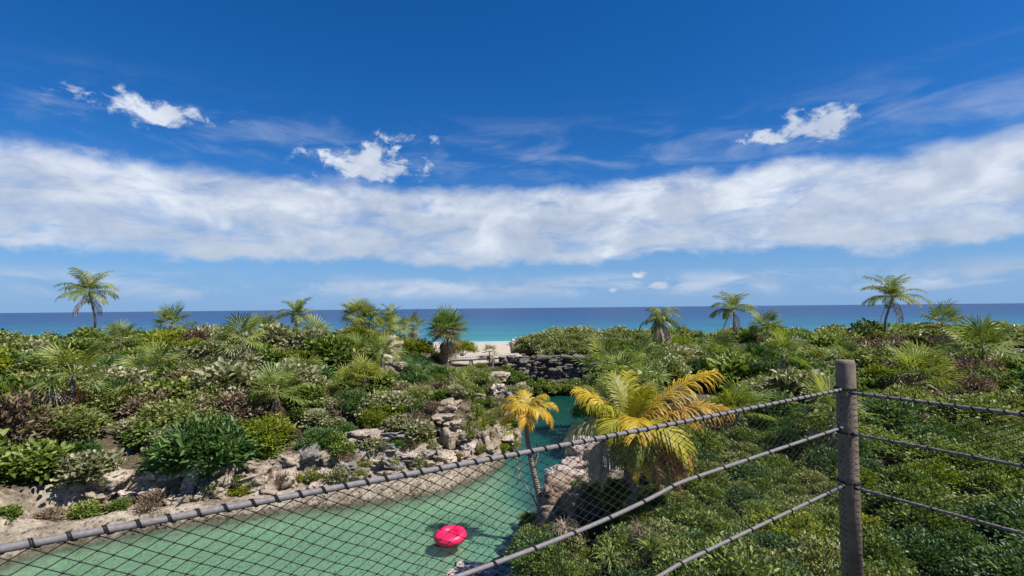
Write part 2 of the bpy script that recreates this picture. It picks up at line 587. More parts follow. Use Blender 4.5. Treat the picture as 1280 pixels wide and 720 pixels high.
# rough up the steep faces sideways so that they undercut and break into blocks
gyr, gxr = np.gradient(GZ, gy, gx)
slope = np.clip(np.hypot(gxr, gyr) / 2.0, 0, 1) * (GZ > -0.1)
PX = GX + slope * 0.45 * fbm(GY * 2.3 + GZ * 3.0, GZ * 4.5, 3, 51)
PY = GY + slope * 0.45 * fbm(GX * 2.3 - GZ * 2.0, GZ * 4.5, 3, 57)
SDG = lag_sd(GX, GY)


def lookup(G, x, y):
    i = min(max(int(np.searchsorted(gx, x)) - 1, 0), len(gx) - 2)
    j = min(max(int(np.searchsorted(gy, y)) - 1, 0), len(gy) - 2)
    fx = (x - gx[i]) / (gx[i + 1] - gx[i]); fy = (y - gy[j]) / (gy[j + 1] - gy[j])
    return float((G[j, i] * (1 - fx) + G[j, i + 1] * fx) * (1 - fy) + (G[j + 1, i] * (1 - fx) + G[j + 1, i + 1] * fx) * fy)


def hz(x, y):                   # ground height
    return lookup(GZ, x, y)


def shore(x, y):                # distance from the lagoon's edge
    return lookup(SDG, x, y)


nyy, nxx = GX.shape
idx = np.arange(nyy * nxx).reshape(nyy, nxx)
Q = np.stack([idx[:-1, :-1].ravel(), idx[:-1, 1:].ravel(), idx[1:, 1:].ravel(), idx[1:, :-1].ravel()], 1)

m, n = newmat('ground')
geo = n.new('ShaderNodeNewGeometry')
pos = geo.outputs['Position']
sp = n.new('ShaderNodeSeparateXYZ'); n.l.new(pos, sp.inputs[0])
nn = n.new('ShaderNodeSeparateXYZ'); n.l.new(geo.outputs['True Normal'], nn.inputs[0])
a = n.noise(pos, 0.8, 8.0, 0.65, 0.3)
b = n.noise(pos, 6.0, 8.0, 0.7, 0.4)
fine = n.noise(pos, 28.0, 5.0, 0.7)
mixn = n.math('ADD', n.math('MULTIPLY', a, 0.5), n.math('MULTIPLY', b, 0.5))
rock = n.ramp(mixn, [(0.34, (0.11, 0.085, 0.06)), (0.48, (0.30, 0.245, 0.185)), (0.62, (0.56, 0.48, 0.385))])
vo = n.new('ShaderNodeTexVoronoi', feature='F1'); n.l.new(n.mix(0.15, pos, n.noise(pos, 7.0, 3.0, out=1)), vo.inputs['Vector'])
vo.inputs['Scale'].default_value = 7.0
pit = n.smooth(vo.outputs['Distance'], 0.05, 0.45)
rock = n.mix(n.math('MULTIPLY', n.smooth(pit, 0.6, 0.0), 0.75), rock, (0.08, 0.06, 0.045))
soil = n.ramp(b, [(0.3, (0.05, 0.04, 0.025)), (0.6, (0.15, 0.12, 0.075)), (0.75, (0.26, 0.21, 0.14))])
sand = n.ramp(n.math('ADD', n.math('MULTIPLY', a, 0.6), n.math('MULTIPLY', fine, 0.4)), [(0.3, (0.42, 0.34, 0.265)), (0.7, (0.56, 0.47, 0.375))])
is_soil = n.math('MULTIPLY', n.smooth(nn.outputs[2], 0.62, 0.9), n.smooth(n.math('ADD', sp.outputs[2], n.math('MULTIPLY', a, 0.8)), 1.35, 2.0))
col = n.mix(is_soil, rock, soil)
col = n.mix(n.smooth(n.math('ADD', sp.outputs[1], n.math('MULTIPLY', a, 6.0)), 45.0, 49.0), col, sand)
# wet seaweed line along the shore and wet foot of the rock
weed = n.math('MULTIPLY', n.smooth(n.math('ADD', sp.outputs[2], n.math('MULTIPLY', n.math('SUBTRACT', a, 0.5), 0.5)), 0.50, 0.36), n.smooth(sp.outputs[1], 80.0, 88.0))
col = n.mix(n.math('MULTIPLY', weed, 0.8), col, (0.10, 0.065, 0.04))
wet = n.math('MULTIPLY', n.smooth(n.math('ADD', sp.outputs[2], n.math('MULTIPLY', n.math('SUBTRACT', b, 0.5), 0.35)), 0.24, 0.08), n.smooth(sp.outputs[1], 60.0, 50.0))
col = n.mix(n.math('MULTIPLY', wet, 0.75), col, (0.07, 0.06, 0.035))
# bed colour: pale marl in the shallows, deep blue-green where the channel is deep
bedz = n.math('ADD', sp.outputs[2], n.math('MULTIPLY', n.math('SUBTRACT', n.noise(pos, 0.35, 5.0, 0.6), 0.5), 1.3))
bedc = n.ramp(n.smooth(bedz, -0.10, -3.1), [(0.0, (0.27, 0.34, 0.22)), (0.10, (0.165, 0.32, 0.215)), (0.40, (0.07, 0.26, 0.19)), (0.70, (0.016, 0.14, 0.12)), (1.0, (0.008, 0.07, 0.06))])
col = n.mix(n.math('MULTIPLY', n.smooth(sp.outputs[2], -0.06, -0.22), n.smooth(sp.outputs[1], 60.0, 50.0)), col, bedc)
p = n.new('ShaderNodeBsdfPrincipled')
n.l.new(col, p.inputs['Base Color'])
p.inputs['Roughness'].default_value = 0.92
p.inputs['Specular IOR Level'].default_value = 0.15
bp = n.new('ShaderNodeBump'); bp.inputs['Strength'].default_value = 1.0; bp.inputs['Distance'].default_value = 0.15
n.l.new(n.math('ADD', n.math('MULTIPLY', pit, 0.4), b), bp.inputs['Height'])
n.l.new(bp.outputs[0], p.inputs['Normal'])
out(n, p.outputs[0])
ground = link('ground', mesh_np('ground', np.stack([PX.ravel(), PY.ravel(), GZ.ravel()], 1), [Q], m, None, True))
tag(ground, kind='structure')

# ---------------------------------------------------------------- water
m, n = newmat('lagoon_water')
geo = n.new('ShaderNodeNewGeometry'); pos = geo.outputs['Position']
wv = n.math('ADD', n.noise(pos, 1.6, 3.0, 0.5, 0.8), n.math('MULTIPLY', n.noise(pos, 7.0, 3.0, 0.5, 0.5), 0.35))
bp = n.new('ShaderNodeBump'); bp.inputs['Strength'].default_value = 0.55; bp.inputs['Distance'].default_value = 0.14
n.l.new(wv, bp.inputs['Height'])
fr = n.new('ShaderNodeFresnel'); fr.inputs['IOR'].default_value = 1.33
n.l.new(bp.outputs[0], fr.inputs['Normal'])
tr = n.new('ShaderNodeBsdfTransparent'); tr.inputs[0].default_value = (0.80, 0.97, 0.92, 1)
gl = n.new('ShaderNodeBsdfGlossy'); gl.inputs['Roughness'].default_value = 0.06
gl.inputs['Color'].default_value = (0.9, 0.95, 1, 1)
n.l.new(bp.outputs[0], gl.inputs['Normal'])
mx = n.new('ShaderNodeMixShader')
sp = n.new('ShaderNodeSeparateXYZ'); n.l.new(pos, sp.inputs[0])
dpt = n.smooth(n.math('ADD', sp.outputs[0], n.math('MULTIPLY', n.math('SUBTRACT', sp.outputs[1], 17.0), 0.55)), -1.0, 6.5)
df = n.new('ShaderNodeBsdfDiffuse')
n.l.new(n.ramp(dpt, [(0.0, (0.15, 0.31, 0.22)), (0.5, (0.022, 0.140, 0.115)), (1.0, (0.006, 0.062, 0.048))]), df.inputs[0])
body_ = n.new('ShaderNodeMixShader')
n.l.new(n.math('ADD', n.math('MULTIPLY', dpt, 0.75), 0.12), body_.inputs[0]); n.l.new(tr.outputs[0], body_.inputs[1]); n.l.new(df.outputs[0], body_.inputs[2])
n.l.new(fr.outputs[0], mx.inputs[0]); n.l.new(body_.outputs[0], mx.inputs[1]); n.l.new(gl.outputs[0], mx.inputs[2])
out(n, mx.outputs[0])
lw_ = link('lagoon_water', mesh_np('lagoon_water', [(-22, -16, 0), (10, -16, 0), (10, 44, 0), (-22, 44, 0)], [np.array([[0, 1, 2, 3]])], m))
tag(lw_, kind='structure')

m, n = newmat('sea_water')
geo = n.new('ShaderNodeNewGeometry'); pos = geo.outputs['Position']
sp = n.new('ShaderNodeSeparateXYZ'); n.l.new(pos, sp.inputs[0])
st = n.comb(n.math('MULTIPLY', sp.outputs[0], 0.25), sp.outputs[1], 0.0)
w1 = n.noise(st, 0.030, 5.0, 0.6)
w2 = n.noise(st, 0.25, 5.0, 0.65)
dist = n.math('LOGARITHM', n.math('MAXIMUM', n.math('SUBTRACT', sp.outputs[1], 60.0), 1.0), 10.0)
f = n.math('ADD', n.math('MULTIPLY', n.math('SUBTRACT', dist, 1.5), 0.42), n.math('MULTIPLY', n.math('SUBTRACT', w1, 0.5), 0.30))
f = n.math('ADD', f, n.math('MULTIPLY', n.math('SUBTRACT', w2, 0.5), 0.26))
col = n.ramp(f, [(0.0, (0.060, 0.24, 0.235)), (0.14, (0.018, 0.145, 0.175)), (0.26, (0.010, 0.098, 0.170)), (0.40, (0.005, 0.055, 0.145)), (0.6, (0.004, 0.038, 0.122)), (1.0, (0.004, 0.034, 0.118))])
surf = n.math('MULTIPLY', n.smooth(n.math('ADD', sp.outputs[1], n.math('MULTIPLY', w2, 12.0)), 114.0, 109.0), n.smooth(w2, 0.38, 0.58))
col = n.mix(n.math('MULTIPLY', surf, 0.8), col, (0.75, 0.78, 0.76))
p = n.new('ShaderNodeBsdfPrincipled'); n.l.new(col, p.inputs['Base Color'])
p.inputs['Roughness'].default_value = 0.32
p.inputs['Specular IOR Level'].default_value = 0.06
bp = n.new('ShaderNodeBump'); bp.inputs['Strength'].default_value = 0.6; bp.inputs['Distance'].default_value = 0.5
n.l.new(n.noise(st, 0.9, 5.0, 0.6), bp.inputs['Height']); n.l.new(bp.outputs[0], p.inputs['Normal'])
out(n, p.outputs[0])
sx = 26000
sea = link('sea', mesh_np('sea', [(-sx, 92, 0), (sx, 92, 0), (sx, 40000, 0), (-sx, 40000, 0)], [np.array([[0, 1, 2, 3]])], m))
tag(sea, kind='structure')

# ---------------------------------------------------------------- plant builders
def leaves(mb, P, D, N, Ln, Wd, tint, fold=0.25):
    """oval leaves, two quads each: base point P, growing along D, facing N"""
    D = D / np.linalg.norm(D, axis=1, keepdims=True)
    N = N - D * np.sum(N * D, 1, keepdims=True)
    N = N / (np.linalg.norm(N, axis=1, keepdims=True) + 1e-9)
    S = np.cross(D, N)
    L = Ln[:, None]; W = Wd[:, None]
    k = len(P)
    droop = -N * L * 0.12
    v0 = P
    v1 = P + D * L * 0.30 + S * W * 0.48 + N * W * fold
    v2 = P + D * L * 0.72 + S * W * 0.40 + N * W * fold * .6
    v3 = P + D * L + droop
    v4 = P + D * L * 0.72 - S * W * 0.40 + N * W * fold * .6
    v5 = P + D * L * 0.30 - S * W * 0.48 + N * W * fold
    V = np.stack([v0, v1, v2, v3, v4, v5], 1).reshape(-1, 3)
    b = (np.arange(k) * 6)[:, None]
    Qd = np.concatenate([b + np.array([[0, 1, 2, 3]]), b + np.array([[0, 3, 4, 5]])])
    mb.add(V, Qd, None, np.repeat(tint, 6))


def rand_dirs(k, r):
    v = r.normal(size=(k, 3))
    return v / np.linalg.norm(v, axis=1, keepdims=True)


def bush_meshes(seed, nclump, per, leaf, wid, spread=0.2, flat=0.85, stems=12):
    """a unit-radius shrub: foliage in uneven clumps at the ends of branching stems"""
    r = np.random.default_rng(seed)
    d = rand_dirs(nclump * 3, r)
    d = d[d[:, 2] > -0.25][:nclump]
    lob = 0.72 + 0.4 * np.array([mnoise.noise(Vector(x * 1.7) + Vector((seed, 0, 0))) for x in d])
    rad = lob * (0.62 + 0.38 * r.random(len(d)) ** 0.5)
    C = d * rad[:, None]
    C[:, 2] = C[:, 2] * flat + 0.42
    C[:, 2] = np.maximum(C[:, 2], 0.06)
    f = MB()
    k = len(C) * per
    ci = np.repeat(np.arange(len(C)), per)
    off = r.normal(size=(k, 3)) * spread * np.array([1, 1, 0.75])
    P = C[ci] + off
    P[:, 2] = np.maximum(P[:, 2], 0.02)
    outw = d[ci] + 0.8 * rand_dirs(k, r) + np.array([0, 0, 0.25])
    nrm = np.array([0, 0, 1.0]) + 0.7 * d[ci] + 0.75 * rand_dirs(k, r)
    ln = leaf * (0.65 + 0.7 * r.random(k))
    tint = np.clip(0.42 + 0.26 * (r.random(len(C))[ci] - 0.5) + 0.74 * (r.random(k) ** 1.4 - 0.42) + 0.22 * (off[:, 2] / spread) * 0.5, 0, 1)
    leaves(f, P, outw, nrm, ln, ln * wid, tint)
    s = MB()
    for i in range(stems):
        c = Vector(C[r.integers(len(C))])
        b = Vector((r.normal() * .05, r.normal() * .05, -0.25))
        mid = b.lerp(c, 0.5) + Vector((r.normal() * .06, r.normal() * .06, 0.08))
        s.tube([b, mid, c], [0.028, 0.018, 0.006], 4, 0.5, False)
        for q in range(2):
            c2 = Vector(C[np.argsort(np.sum((C - np.array(c)) ** 2, 1))[1 + q * 2]])
            s.tube([mid, mid.lerp(c2, .55) + Vector((0, 0, .04)), c2], [0.013, 0.01, 0.004], 4, 0.5, False)
    return f.mesh('foliage', M['leaf_mid']), s.mesh('stems', M['stem'])


BUSH = {
    'broad': [bush_meshes(11 + i, 58, 46, 0.19, 0.62, 0.17) for i in range(3)],
    'fine': [bush_meshes(31 + i, 74, 66, 0.115, 0.50, 0.15) for i in range(3)],
    'slim': [bush_meshes(51 + i, 60, 60, 0.20, 0.26, 0.17) for i in range(2)],
    'grape': [bush_meshes(71 + i, 120, 60, 0.105, 0.85, 0.13, 0.75, 24) for i in range(2)],
    'thick': [bush_meshes(141 + i, 210, 64, 0.058, 0.72, 0.085, 0.75, 30) for i in range(2)],
    'near': [bush_meshes(91 + i, 110, 62, 0.092, 0.52, 0.115, 0.8, 24) for i in range(3)],
    'sparse': [bush_meshes(111 + i, 40, 34, 0.13, 0.4, 0.16, 0.9, 30) for i in range(2)],
}


def bush(name, form, mat, loc, r, label, cat='shrub', group=None, flat=1.0, rz=None):
    fm, sm_ = BUSH[form][random.randrange(len(BUSH[form]))]
    o = thing(name, label, cat, loc, random.uniform(0, 6.28) if rz is None else rz, group)
    o.scale = (r * random.uniform(.9, 1.12), r * random.uniform(.9, 1.12), r * flat)
    link('foliage', fm, o, mat=M[mat])
    link('stems', sm_, o)
    return o


def fan_leaf_mesh(seed, blades=22, span=230, droop=0.25, w_=.021):
    """palmate leaf in its own frame: petiole from the origin along +Y (length .55), fan radius .6"""
    r = np.random.default_rng(seed)
    mb = MB()
    mb.tube([(0, 0, 0), (0, .3, .03), (0, .55, 0)], [.014, .011, .009], 4, 0.75, False)
    for i in range(blades):
        a = R(-span / 2 + span * i / (blades - 1)) + r.normal() * .03
        d = Vector((math.sin(a), math.cos(a), 0))
        s = Vector((d.y, -d.x, 0))
        L = .70 * (0.8 + 0.25 * math.cos(a * .8)) * r.uniform(.85, 1.08)
        up = Vector((0, 0, 1))
        b = Vector((0, .55, 0))
        lift = 0.16 * abs(math.sin(a)) - 0.02
        p1 = b + d * L * .48 + up * (lift * L * .5)
        p2 = b + d * L * .80 + up * (lift * L * .5 - droop * .22 * r.uniform(.4, 1.5))
        p3 = b + d * L * .97 + up * (lift * L * .3 - droop * .62 * r.uniform(.4, 1.5))
        V = [b, p1 + s * w_ + up * .012, p1 - up * .006, p1 - s * w_ + up * .012,
             p2 + s * w_ * .7, p2 - s * w_ * .7, p3]
        mb.add([tuple(x) for x in V], [(1, 4, 5, 2)], [(0, 1, 2), (0, 2, 3), (2, 5, 3), (4, 6, 5)], float(np.clip(r.normal(.45, .2), 0, 1)))
    return mb.mesh('fan_leaf', M['fan'])


FAN = [fan_leaf_mesh(1, 20, 240, .12), fan_leaf_mesh(2, 18, 220, .3), fan_leaf_mesh(3, 22, 260, .08)]
FAN_COARSE = [fan_leaf_mesh(21, 13, 200, .15, .030), fan_leaf_mesh(22, 12, 180, .35, .032), fan_leaf_mesh(23, 14, 220, .1, .028)]
FAN_DEAD = [fan_leaf_mesh(5, 16, 130, .9), fan_leaf_mesh(6, 14, 110, 1.1)]


def aim(o, pitch, yaw, roll=0.0):
    """leaf frames grow along +Y: raise by pitch, turn by yaw"""
    o.rotation_euler = (Matrix.Rotation(yaw, 3, 'Z') @ Matrix.Rotation(pitch, 3, 'X') @ Matrix.Rotation(roll, 3, 'Y')).to_euler()


def trunk_mesh(pts, r0, r1, k=9, skirt=0):
    mb = MB()
    n_ = 16
    P_ = []
    for i in range(n_ + 1):
        t = i / n_ * (len(pts) - 1)
        j = min(int(t), len(pts) - 2)
        P_.append(Vector(pts[j]).lerp(Vector(pts[j + 1]), t - j))
    P_ = [P_[0]] + [(P_[i - 1] + P_[i] * 2 + P_[i + 1]) / 4 for i in range(1, n_)] + [P_[-1]]
    rad = [(r0 + (r1 - r0) * (i / n_) ** .6) * (1 + 0.07 * (i % 2)) * (1.35 if i == 0 else 1) for i in range(n_ + 1)]
    mb.tube(P_, rad, k, .5)
    return mb.mesh('trunk', M['trunk'], True)


def fan_palm(name, label, loc, trunk_h, size, nleaf, mat, cat='palm', group=None, dead=4, lean=(0, 0), low=-20, yellow=0.0, seed=0, fans=None):
    fans = fans or FAN
    r = random.Random(seed)
    o = thing(name, label, cat, loc, r.uniform(0, 6.28), group)
    top = Vector((lean[0], lean[1], trunk_h))
    link('trunk', trunk_mesh([(0, 0, -0.4), (lean[0] * .3, lean[1] * .3, trunk_h * .5), top + Vector((0, 0, .05))], .05 * size + .03, .04 * size + .025), o)
    for i in range(nleaf):
        lf = link('leaf', fans[i % 3], o, top, scale=(size * r.uniform(.85, 1.1),) * 3, mat=M['fan_yellow' if r.random() < yellow else mat])
        t = (i + .5) / nleaf
        aim(lf, R(80 - (80 - low) * t ** .85 + r.uniform(-9, 9)), i * 2.39996 + r.uniform(-.2, .2), r.uniform(-.5, .5))
    for i in range(dead):
        lf = link('dead_leaf', FAN_DEAD[i % 2], o, top - Vector((0, 0, .05 + .1 * r.random())), scale=(size * r.uniform(.75, 1.0),) * 3, mat=M['frond_dead' if r.random() < .6 else 'frond_rust'])
        aim(lf, R(r.uniform(-84, -45)), i * 2.1 + r.uniform(-.3, .3), r.uniform(-.5, .5))
    return o


def frond_mesh(seed, L=2.0, rise=60, bend=90, leaf=.5, pairs=46, hang=0.5, width=.020, name='frond', fade=1.0):
    """feather leaf in the vertical YZ plane: leaves the origin at `rise` degrees and bends over by `bend`"""
    r = np.random.default_rng(seed)
    mb = MB()
    pts, ang = [Vector((0, 0, 0))], R(rise)
    n_ = 24
    for i in range(n_):
        ang -= R(bend) / n_ * (0.45 + 1.1 * i / n_)
        pts.append(pts[-1] + Vector((0.012 * math.sin(i * .35 + seed), math.cos(ang), math.sin(ang))) * (L / n_))
    mb.tube(pts, [0.020 * (1 - .88 * i / n_) * (L / 2.0) ** .5 + .002 for i in range(n_ + 1)], 5, .85, False)
    up = Vector((0, 0, 1))
    for i in range(pairs):
        t = 0.14 + 0.86 * (i + r.random() * .5) / pairs
        j = min(int(t * n_), n_ - 1)
        p = pts[j].lerp(pts[j + 1], t * n_ - j)
        tang = (pts[j + 1] - pts[j]).normalized()
        nrm = Vector((1, 0, 0)).cross(tang).normalized()
        l0 = leaf * (0.45 + 0.9 * math.sin(math.pi * min(1, t * .92 + .06)) ** .7) * r.uniform(.82, 1.08)
        for sgn in (-1, 1):
            side = Vector((sgn, 0, 0))
            d = (side * r.uniform(.75, 1.0) + tang * (0.55 + .5 * t) + nrm * r.uniform(-.05, .35)).normalized()
            wv_ = tang.cross(d).cross(d).normalized() * width * (L / 2) ** .3
            hg = hang * r.uniform(.6, 1.4)
            p1 = p + d * l0 * .45 - up * hg * l0 * .10
            p2 = p1 + (d - up * hg * .9).normalized() * l0 * .33
            p3 = p2 + (d - up * hg * 2.2).normalized() * l0 * .27
            V = [p + wv_ * .4, p - wv_ * .4, p1 + wv_, p1 - wv_, p2 + wv_ * .75, p2 - wv_ * .75, p3]
            tn = float(np.clip(r.normal(.45, .17) + .18 * t, 0, 1))
            mb.add([tuple(x) for x in V], [(0, 2, 3, 1), (2, 4, 5, 3)], [(4, 6, 5)], tn)
    return mb.mesh(name, M['frond_green'])


def tuft_mesh(seed, k=46, L=1.0, w_=.03, bend=1.0, upb=0.5):
    """strap leaves springing from one base"""
    r = np.random.default_rng(seed)
    mb = MB()
    for i in range(k):
        a = r.uniform(0, 6.283)
        e = R(np.clip(r.normal(55, 22), 5, 88))
        d = Vector((math.cos(a), math.sin(a), 0))
        s = Vector((-d.y, d.x, 0))
        l = L * r.uniform(.6, 1.05)
        p = Vector((0, 0, -.03)) + d * .03
        V, ang = [], e
        for j in range(4):
            ww = w_ * (1, 1.1, .75, .05)[j]
            V += [tuple(p + s * ww), tuple(p - s * ww)]
            p = p + (d * math.cos(ang) + Vector((0, 0, math.sin(ang)))) * l / 3
            ang -= bend * r.uniform(.3, 1.0)
        mb.add(V, [(0, 2, 3, 1), (2, 4, 5, 3), (4, 6, 7, 5)], None, float(np.clip(r.normal(.5, .22), 0, 1)))
    return mb.mesh('strap_leaves', M['fan'])


TUFT = [tuft_mesh(1), tuft_mesh(2, 60, 1.0, .02, 1.1), tuft_mesh(3, 34, 1.0, .045, .7)]
THATCH = [tuft_mesh(11, 130, 1.0, .008, 1.6), tuft_mesh(12, 110, 1.0, .010, 1.9)]


def tuft(name, loc, size, mat, label, cat='plant', group=None, kind='strap', tilt=0.0):
    o = thing(name, label, cat, loc, random.uniform(0, 6.28), group)
    src = TUFT if kind == 'strap' else THATCH
    link('leaves', src[random.randrange(len(src))], o, (0, 0, 0), (random.uniform(-tilt, tilt), random.uniform(-tilt, tilt), 0), (size,) * 3, M[mat])
    mb = tuft_base
    link('base', mb, o, (0, 0, 0), (0, 0, 0), (size,) * 3)
    return o


_b = MB()
_b.tube([(0, 0, -.22), (0, 0, -.05), (0, 0, .05)], [.05, .06, .03], 6, .5)
tuft_base = _b.mesh('base', M['stem'])


def rock_mesh(seed, sub=3, rough=.5, strat=0.0):
    import bmesh
    bm = bmesh.new()
    bmesh.ops.create_icosphere(bm, subdivisions=sub, radius=1.0)
    o = Vector((seed * 3.7, seed * 1.3, -seed * 2.1))
    for v in bm.verts:
        p = v.co.copy()
        # facet towards a blocky solid
        q = Vector([math.copysign(abs(c) ** .62, c) for c in p])
        n0 = mnoise.fractal(p * 1.15 + o, 0.9, 2.1, 5)
        cell = mnoise.voronoi(p * 1.6 + o)[0][0]
        q *= 1 + rough * .55 * n0 - rough * .42 * (0.5 - cell)
        q *= 1 + rough * .10 * mnoise.fractal(p * 4.5 + o, 0.8, 2.2, 4)
        if strat:
            q.x += strat * .3 * mnoise.noise(Vector((0, 0, p.z * 4.2)) + o)
            q.y += strat * .3 * mnoise.noise(Vector((4, 0, p.z * 4.2)) + o)
        v.co = q
    me = bpy.data.meshes.new('rock')
    bm.to_mesh(me)
    bm.free()
    for pl in me.polygons:
        pl.use_smooth = True
    me.materials.append(M['rock'])
    return me


ROCKS = [rock_mesh(i + 1, 4, .95, 1.0 if i % 2 else .4) for i in range(7)]


def rock_obj(name, loc, size, label, mat='rock', cat='rock', group=None, rz=None, i=None, tilt=.25):
    me = ROCKS[random.randrange(7) if i is None else i]
    o = link(name, me, None, loc, (random.uniform(-tilt, tilt), random.uniform(-tilt, tilt), random.uniform(0, 6.28) if rz is None else rz), size, M[mat])
    return tag(o, label, cat, group)

LANDMARKS = [('the thatch palm', -4.9, 38.5), ('the limestone pinnacle', -8, 33), ('the low bright yellow fan palm', -7.4, 25), ('the layered outcrop', -5.6, 21),
             ('the limestone block stack', -2.8, 22), ('the pale cap rock', -.6, 29), ('the upright coconut palm', -12.8, 52), ('the footbridge', -3.5, 41),
             ('the tall outlying coconut palm', -21.5, 50), ('the tallest coconut palm', -38.4, 46), ('the outlying fan palm', -15.6, 25),
             ('the short-trunked fan palm', -10.6, 25.5), ('the farthest fan palm', -27.3, 40), ('the fan palm below the tall coconut palm', -20.9, 42),
             ('the slender palm', 12, 40), ('the tall coconut palm beyond the thicket', 20.4, 48), ('the leaning coconut palm', 35.7, 50), ('the fan palm behind the big palm', 20.5, 40),
             ('the fan palm at the far bank end', 33, 38), ('the spiky fan palms', 6.5, 28), ('the big yellow palm', 3.1, 13), ('the small orange palm', .9, 15), ('the lookout deck', 2.0, 4.0),
             ('the dark rock face', 1.6, 13.5), ('the corner post of the net', 5.5, 6.0), ('the outlying bank bend', -15, 15), ('the thicket', 8, 45), ('the near bank shoulder', 9, 9), ('the hollow behind the side net', 12, 13), ('the rise behind the side net', 16, 9), ('the slope behind the big palm', 8, 17)]


def where(x, y):
    nm, a_, b_ = min(LANDMARKS, key=lambda l: (l[1] - x) ** 2 + (l[2] - y) ** 2)
    dy_, dx_ = y - b_, x - a_
    rel = 'close beside' if dx_ * dx_ + dy_ * dy_ < 1.5 else ('seaward of' if dy_ > abs(dx_) else 'landward of' if -dy_ > abs(dx_) else 'some steps from')
    return rel + ' ' + nm


# ================================================================ things on the far bank (across the lagoon)
G_BANK = 'shrubs crowding the rocky bank across the lagoon'
# limestone blocks of the bank face, one by one: (u, v, distance, half sizes)
for (u, v, Y, sx_, sy_, sz_, mt, lab) in [
    (561, 508, 22.6, .40, .4, .24, 'rock', 'pale limestone block topping the stacked blocks on the bank face'),
    (555, 522, 22.0, .42, .4, .13, 'rock', 'flat limestone slab between two blocks of the bank face stack'),
    (566, 531, 21.8, .30, .35, .15, 'rock', 'squat limestone block in the lower part of the bank face stack'),
    (560, 550, 21.4, .30, .35, .40, 'rock', 'tall tan limestone block at the foot of the bank face stack'),
    (488, 436, 33.0, .50, .5, .62, 'rock', 'pale limestone pinnacle rising from shrubs below the lime green bush'),
    (480, 448, 32.0, .66, .5, .28, 'rock', 'low pale boulder at the foot of the limestone pinnacle'),
    (500, 458, 30.0, .42, .4, .24, 'rock', 'rounded pale stone below the limestone pinnacle among shrubs'),
    (492, 468, 28.5, .28, .3, .18, 'rock', 'small pale stone below the rounded stone among shrubs'),
    (455, 543, 20.8, .70, .5, .15, 'rock', 'long grey limestone slab of the layered outcrop above the ledge'),
    (486, 545, 20.8, .66, .5, .14, 'rock_grey', 'dark weathered slab beside the long slab of the layered outcrop'),
    (452, 553, 20.4, .40, .4, .15, 'rock', 'bright wedge of limestone under the layered outcrop'),
    (485, 557, 20.4, .50, .4, .13, 'rock_grey', 'lowest dark slab of the layered outcrop above the ledge'),
    (528, 567, 20.6, .4, .4, .16, 'rock_grey', 'brownish limestone lump between the outcrop and the block stack'),
    (624, 471, 29.0, .50, .45, .22, 'rock', 'pale limestone cap on the bank corner above the channel'),
    (620, 486, 27.6, .36, .4, .28, 'rock_pink', 'pinkish limestone boulder under the pale cap on bank corner'),
    (600, 497, 26.0, .30, .3, .22, 'rock', 'tan limestone boulder among strap plants on the bank corner'),
    (640, 505, 28.5, .40, .4, .5, 'rock_grey', 'grey boulder over the channel behind the small orange palm'),
    (602, 552, 22.6, .30, .3, .5, 'rock', 'upright pale stone beside the water at the ledge end'),
    (470, 578, 20.0, .42, .3, .14, 'rock', 'low limestone slab lying on the ledge under the outcrop'),
    (508, 573, 20.2, .34, .3, .18, 'rock_grey', 'dark limestone lump on the ledge under the dry grass'),
    (445, 590, 19.6, .34, .3, .14, 'rock', 'pale limestone slab on the ledge by the olive shrub'),
    (545, 562, 21.0, .26, .3, .22, 'rock', 'tan limestone lump left of the tall tan block'),
    (575, 545, 21.7, .26, .3, .20, 'rock', 'pale limestone lump right of the tall tan block'),
    (622, 550, 23.8, .24, .3, .6, 'rock', 'narrow pale stone column at the bank corner beside water'),
    (585, 560, 21.8, .28, .3, .24, 'rock_pink', 'pink grey lump of limestone right of the block stack'),
]:
    p_ = at(u, v, Y)
    rock_obj('limestone_block', p_, (sx_, sy_, sz_), lab, mt, rz=random.uniform(-.5, .5), tilt=.12)

# broken limestone blocks all along the face above the ledge
rk = random.Random(91)
scrub_spots = []
edge = [Vector((x, y)) for (x, y) in LAG[:9]]
for a_, b_ in zip(edge[:-1], edge[1:]):
    n_ = int((b_ - a_).length / .42)
    nr_ = Vector((-(b_ - a_).y, (b_ - a_).x)).normalized()
    for j in range(n_):
        for row in range(2):
            if rk.random() < .22:
                continue
            q = a_.lerp(b_, (j + rk.random()) / n_) + nr_ * (rk.uniform(1.15, 1.75) if row == 0 else rk.uniform(1.7, 2.3))
            if q.y > 24:
                q = q - nr_ * .9
            z_ = (.72 if row == 0 else 1.22) + rk.uniform(-.12, .22)
            s_ = rk.uniform(.20, .46)
            rock_obj('face_block', (q.x, q.y, z_), (s_ * rk.uniform(.9, 1.5), s_, s_ * rk.uniform(.40, .85)),
                     ('jagged ' if s_ > .36 else 'small ' if s_ < .27 else 'broken ') + 'limestone block of the bank face ' + where(q.x, q.y),
                     rk.choice(['rock', 'rock', 'rock', 'rock_grey', 'rock_pink']), group='limestone blocks of the bank face ' + where(q.x, q.y), tilt=.35)
            if rk.random() < .62:
                scrub_spots.append((q.x + rk.uniform(-.2, .2), q.y - rk.uniform(.05, .35), z_ + rk.uniform(-.05, .12)))

# the ledge's loose lumps
for i, (u, v, Y, s_) in enumerate([(450, 606, 19.2, .34), (486, 602, 19.4, .26), (520, 598, 19.9, .30), (548, 594, 20.2, .24), (590, 584, 21.2, .28), (612, 577, 22.2, .24), (400, 610, 18.7, .34), (340, 616, 18.2, .30), (230, 626, 17.3, .36)]):
    p_ = at(u, v, Y); p_.z = hz(p_.x, p_.y) + s_ * .1
    rock_obj('ledge_stone', p_, (s_ * 1.3, s_, s_ * .55), 'low pitted limestone lump lying on the rock ledge over the water', 'rock', group='loose lumps on the rock ledge')

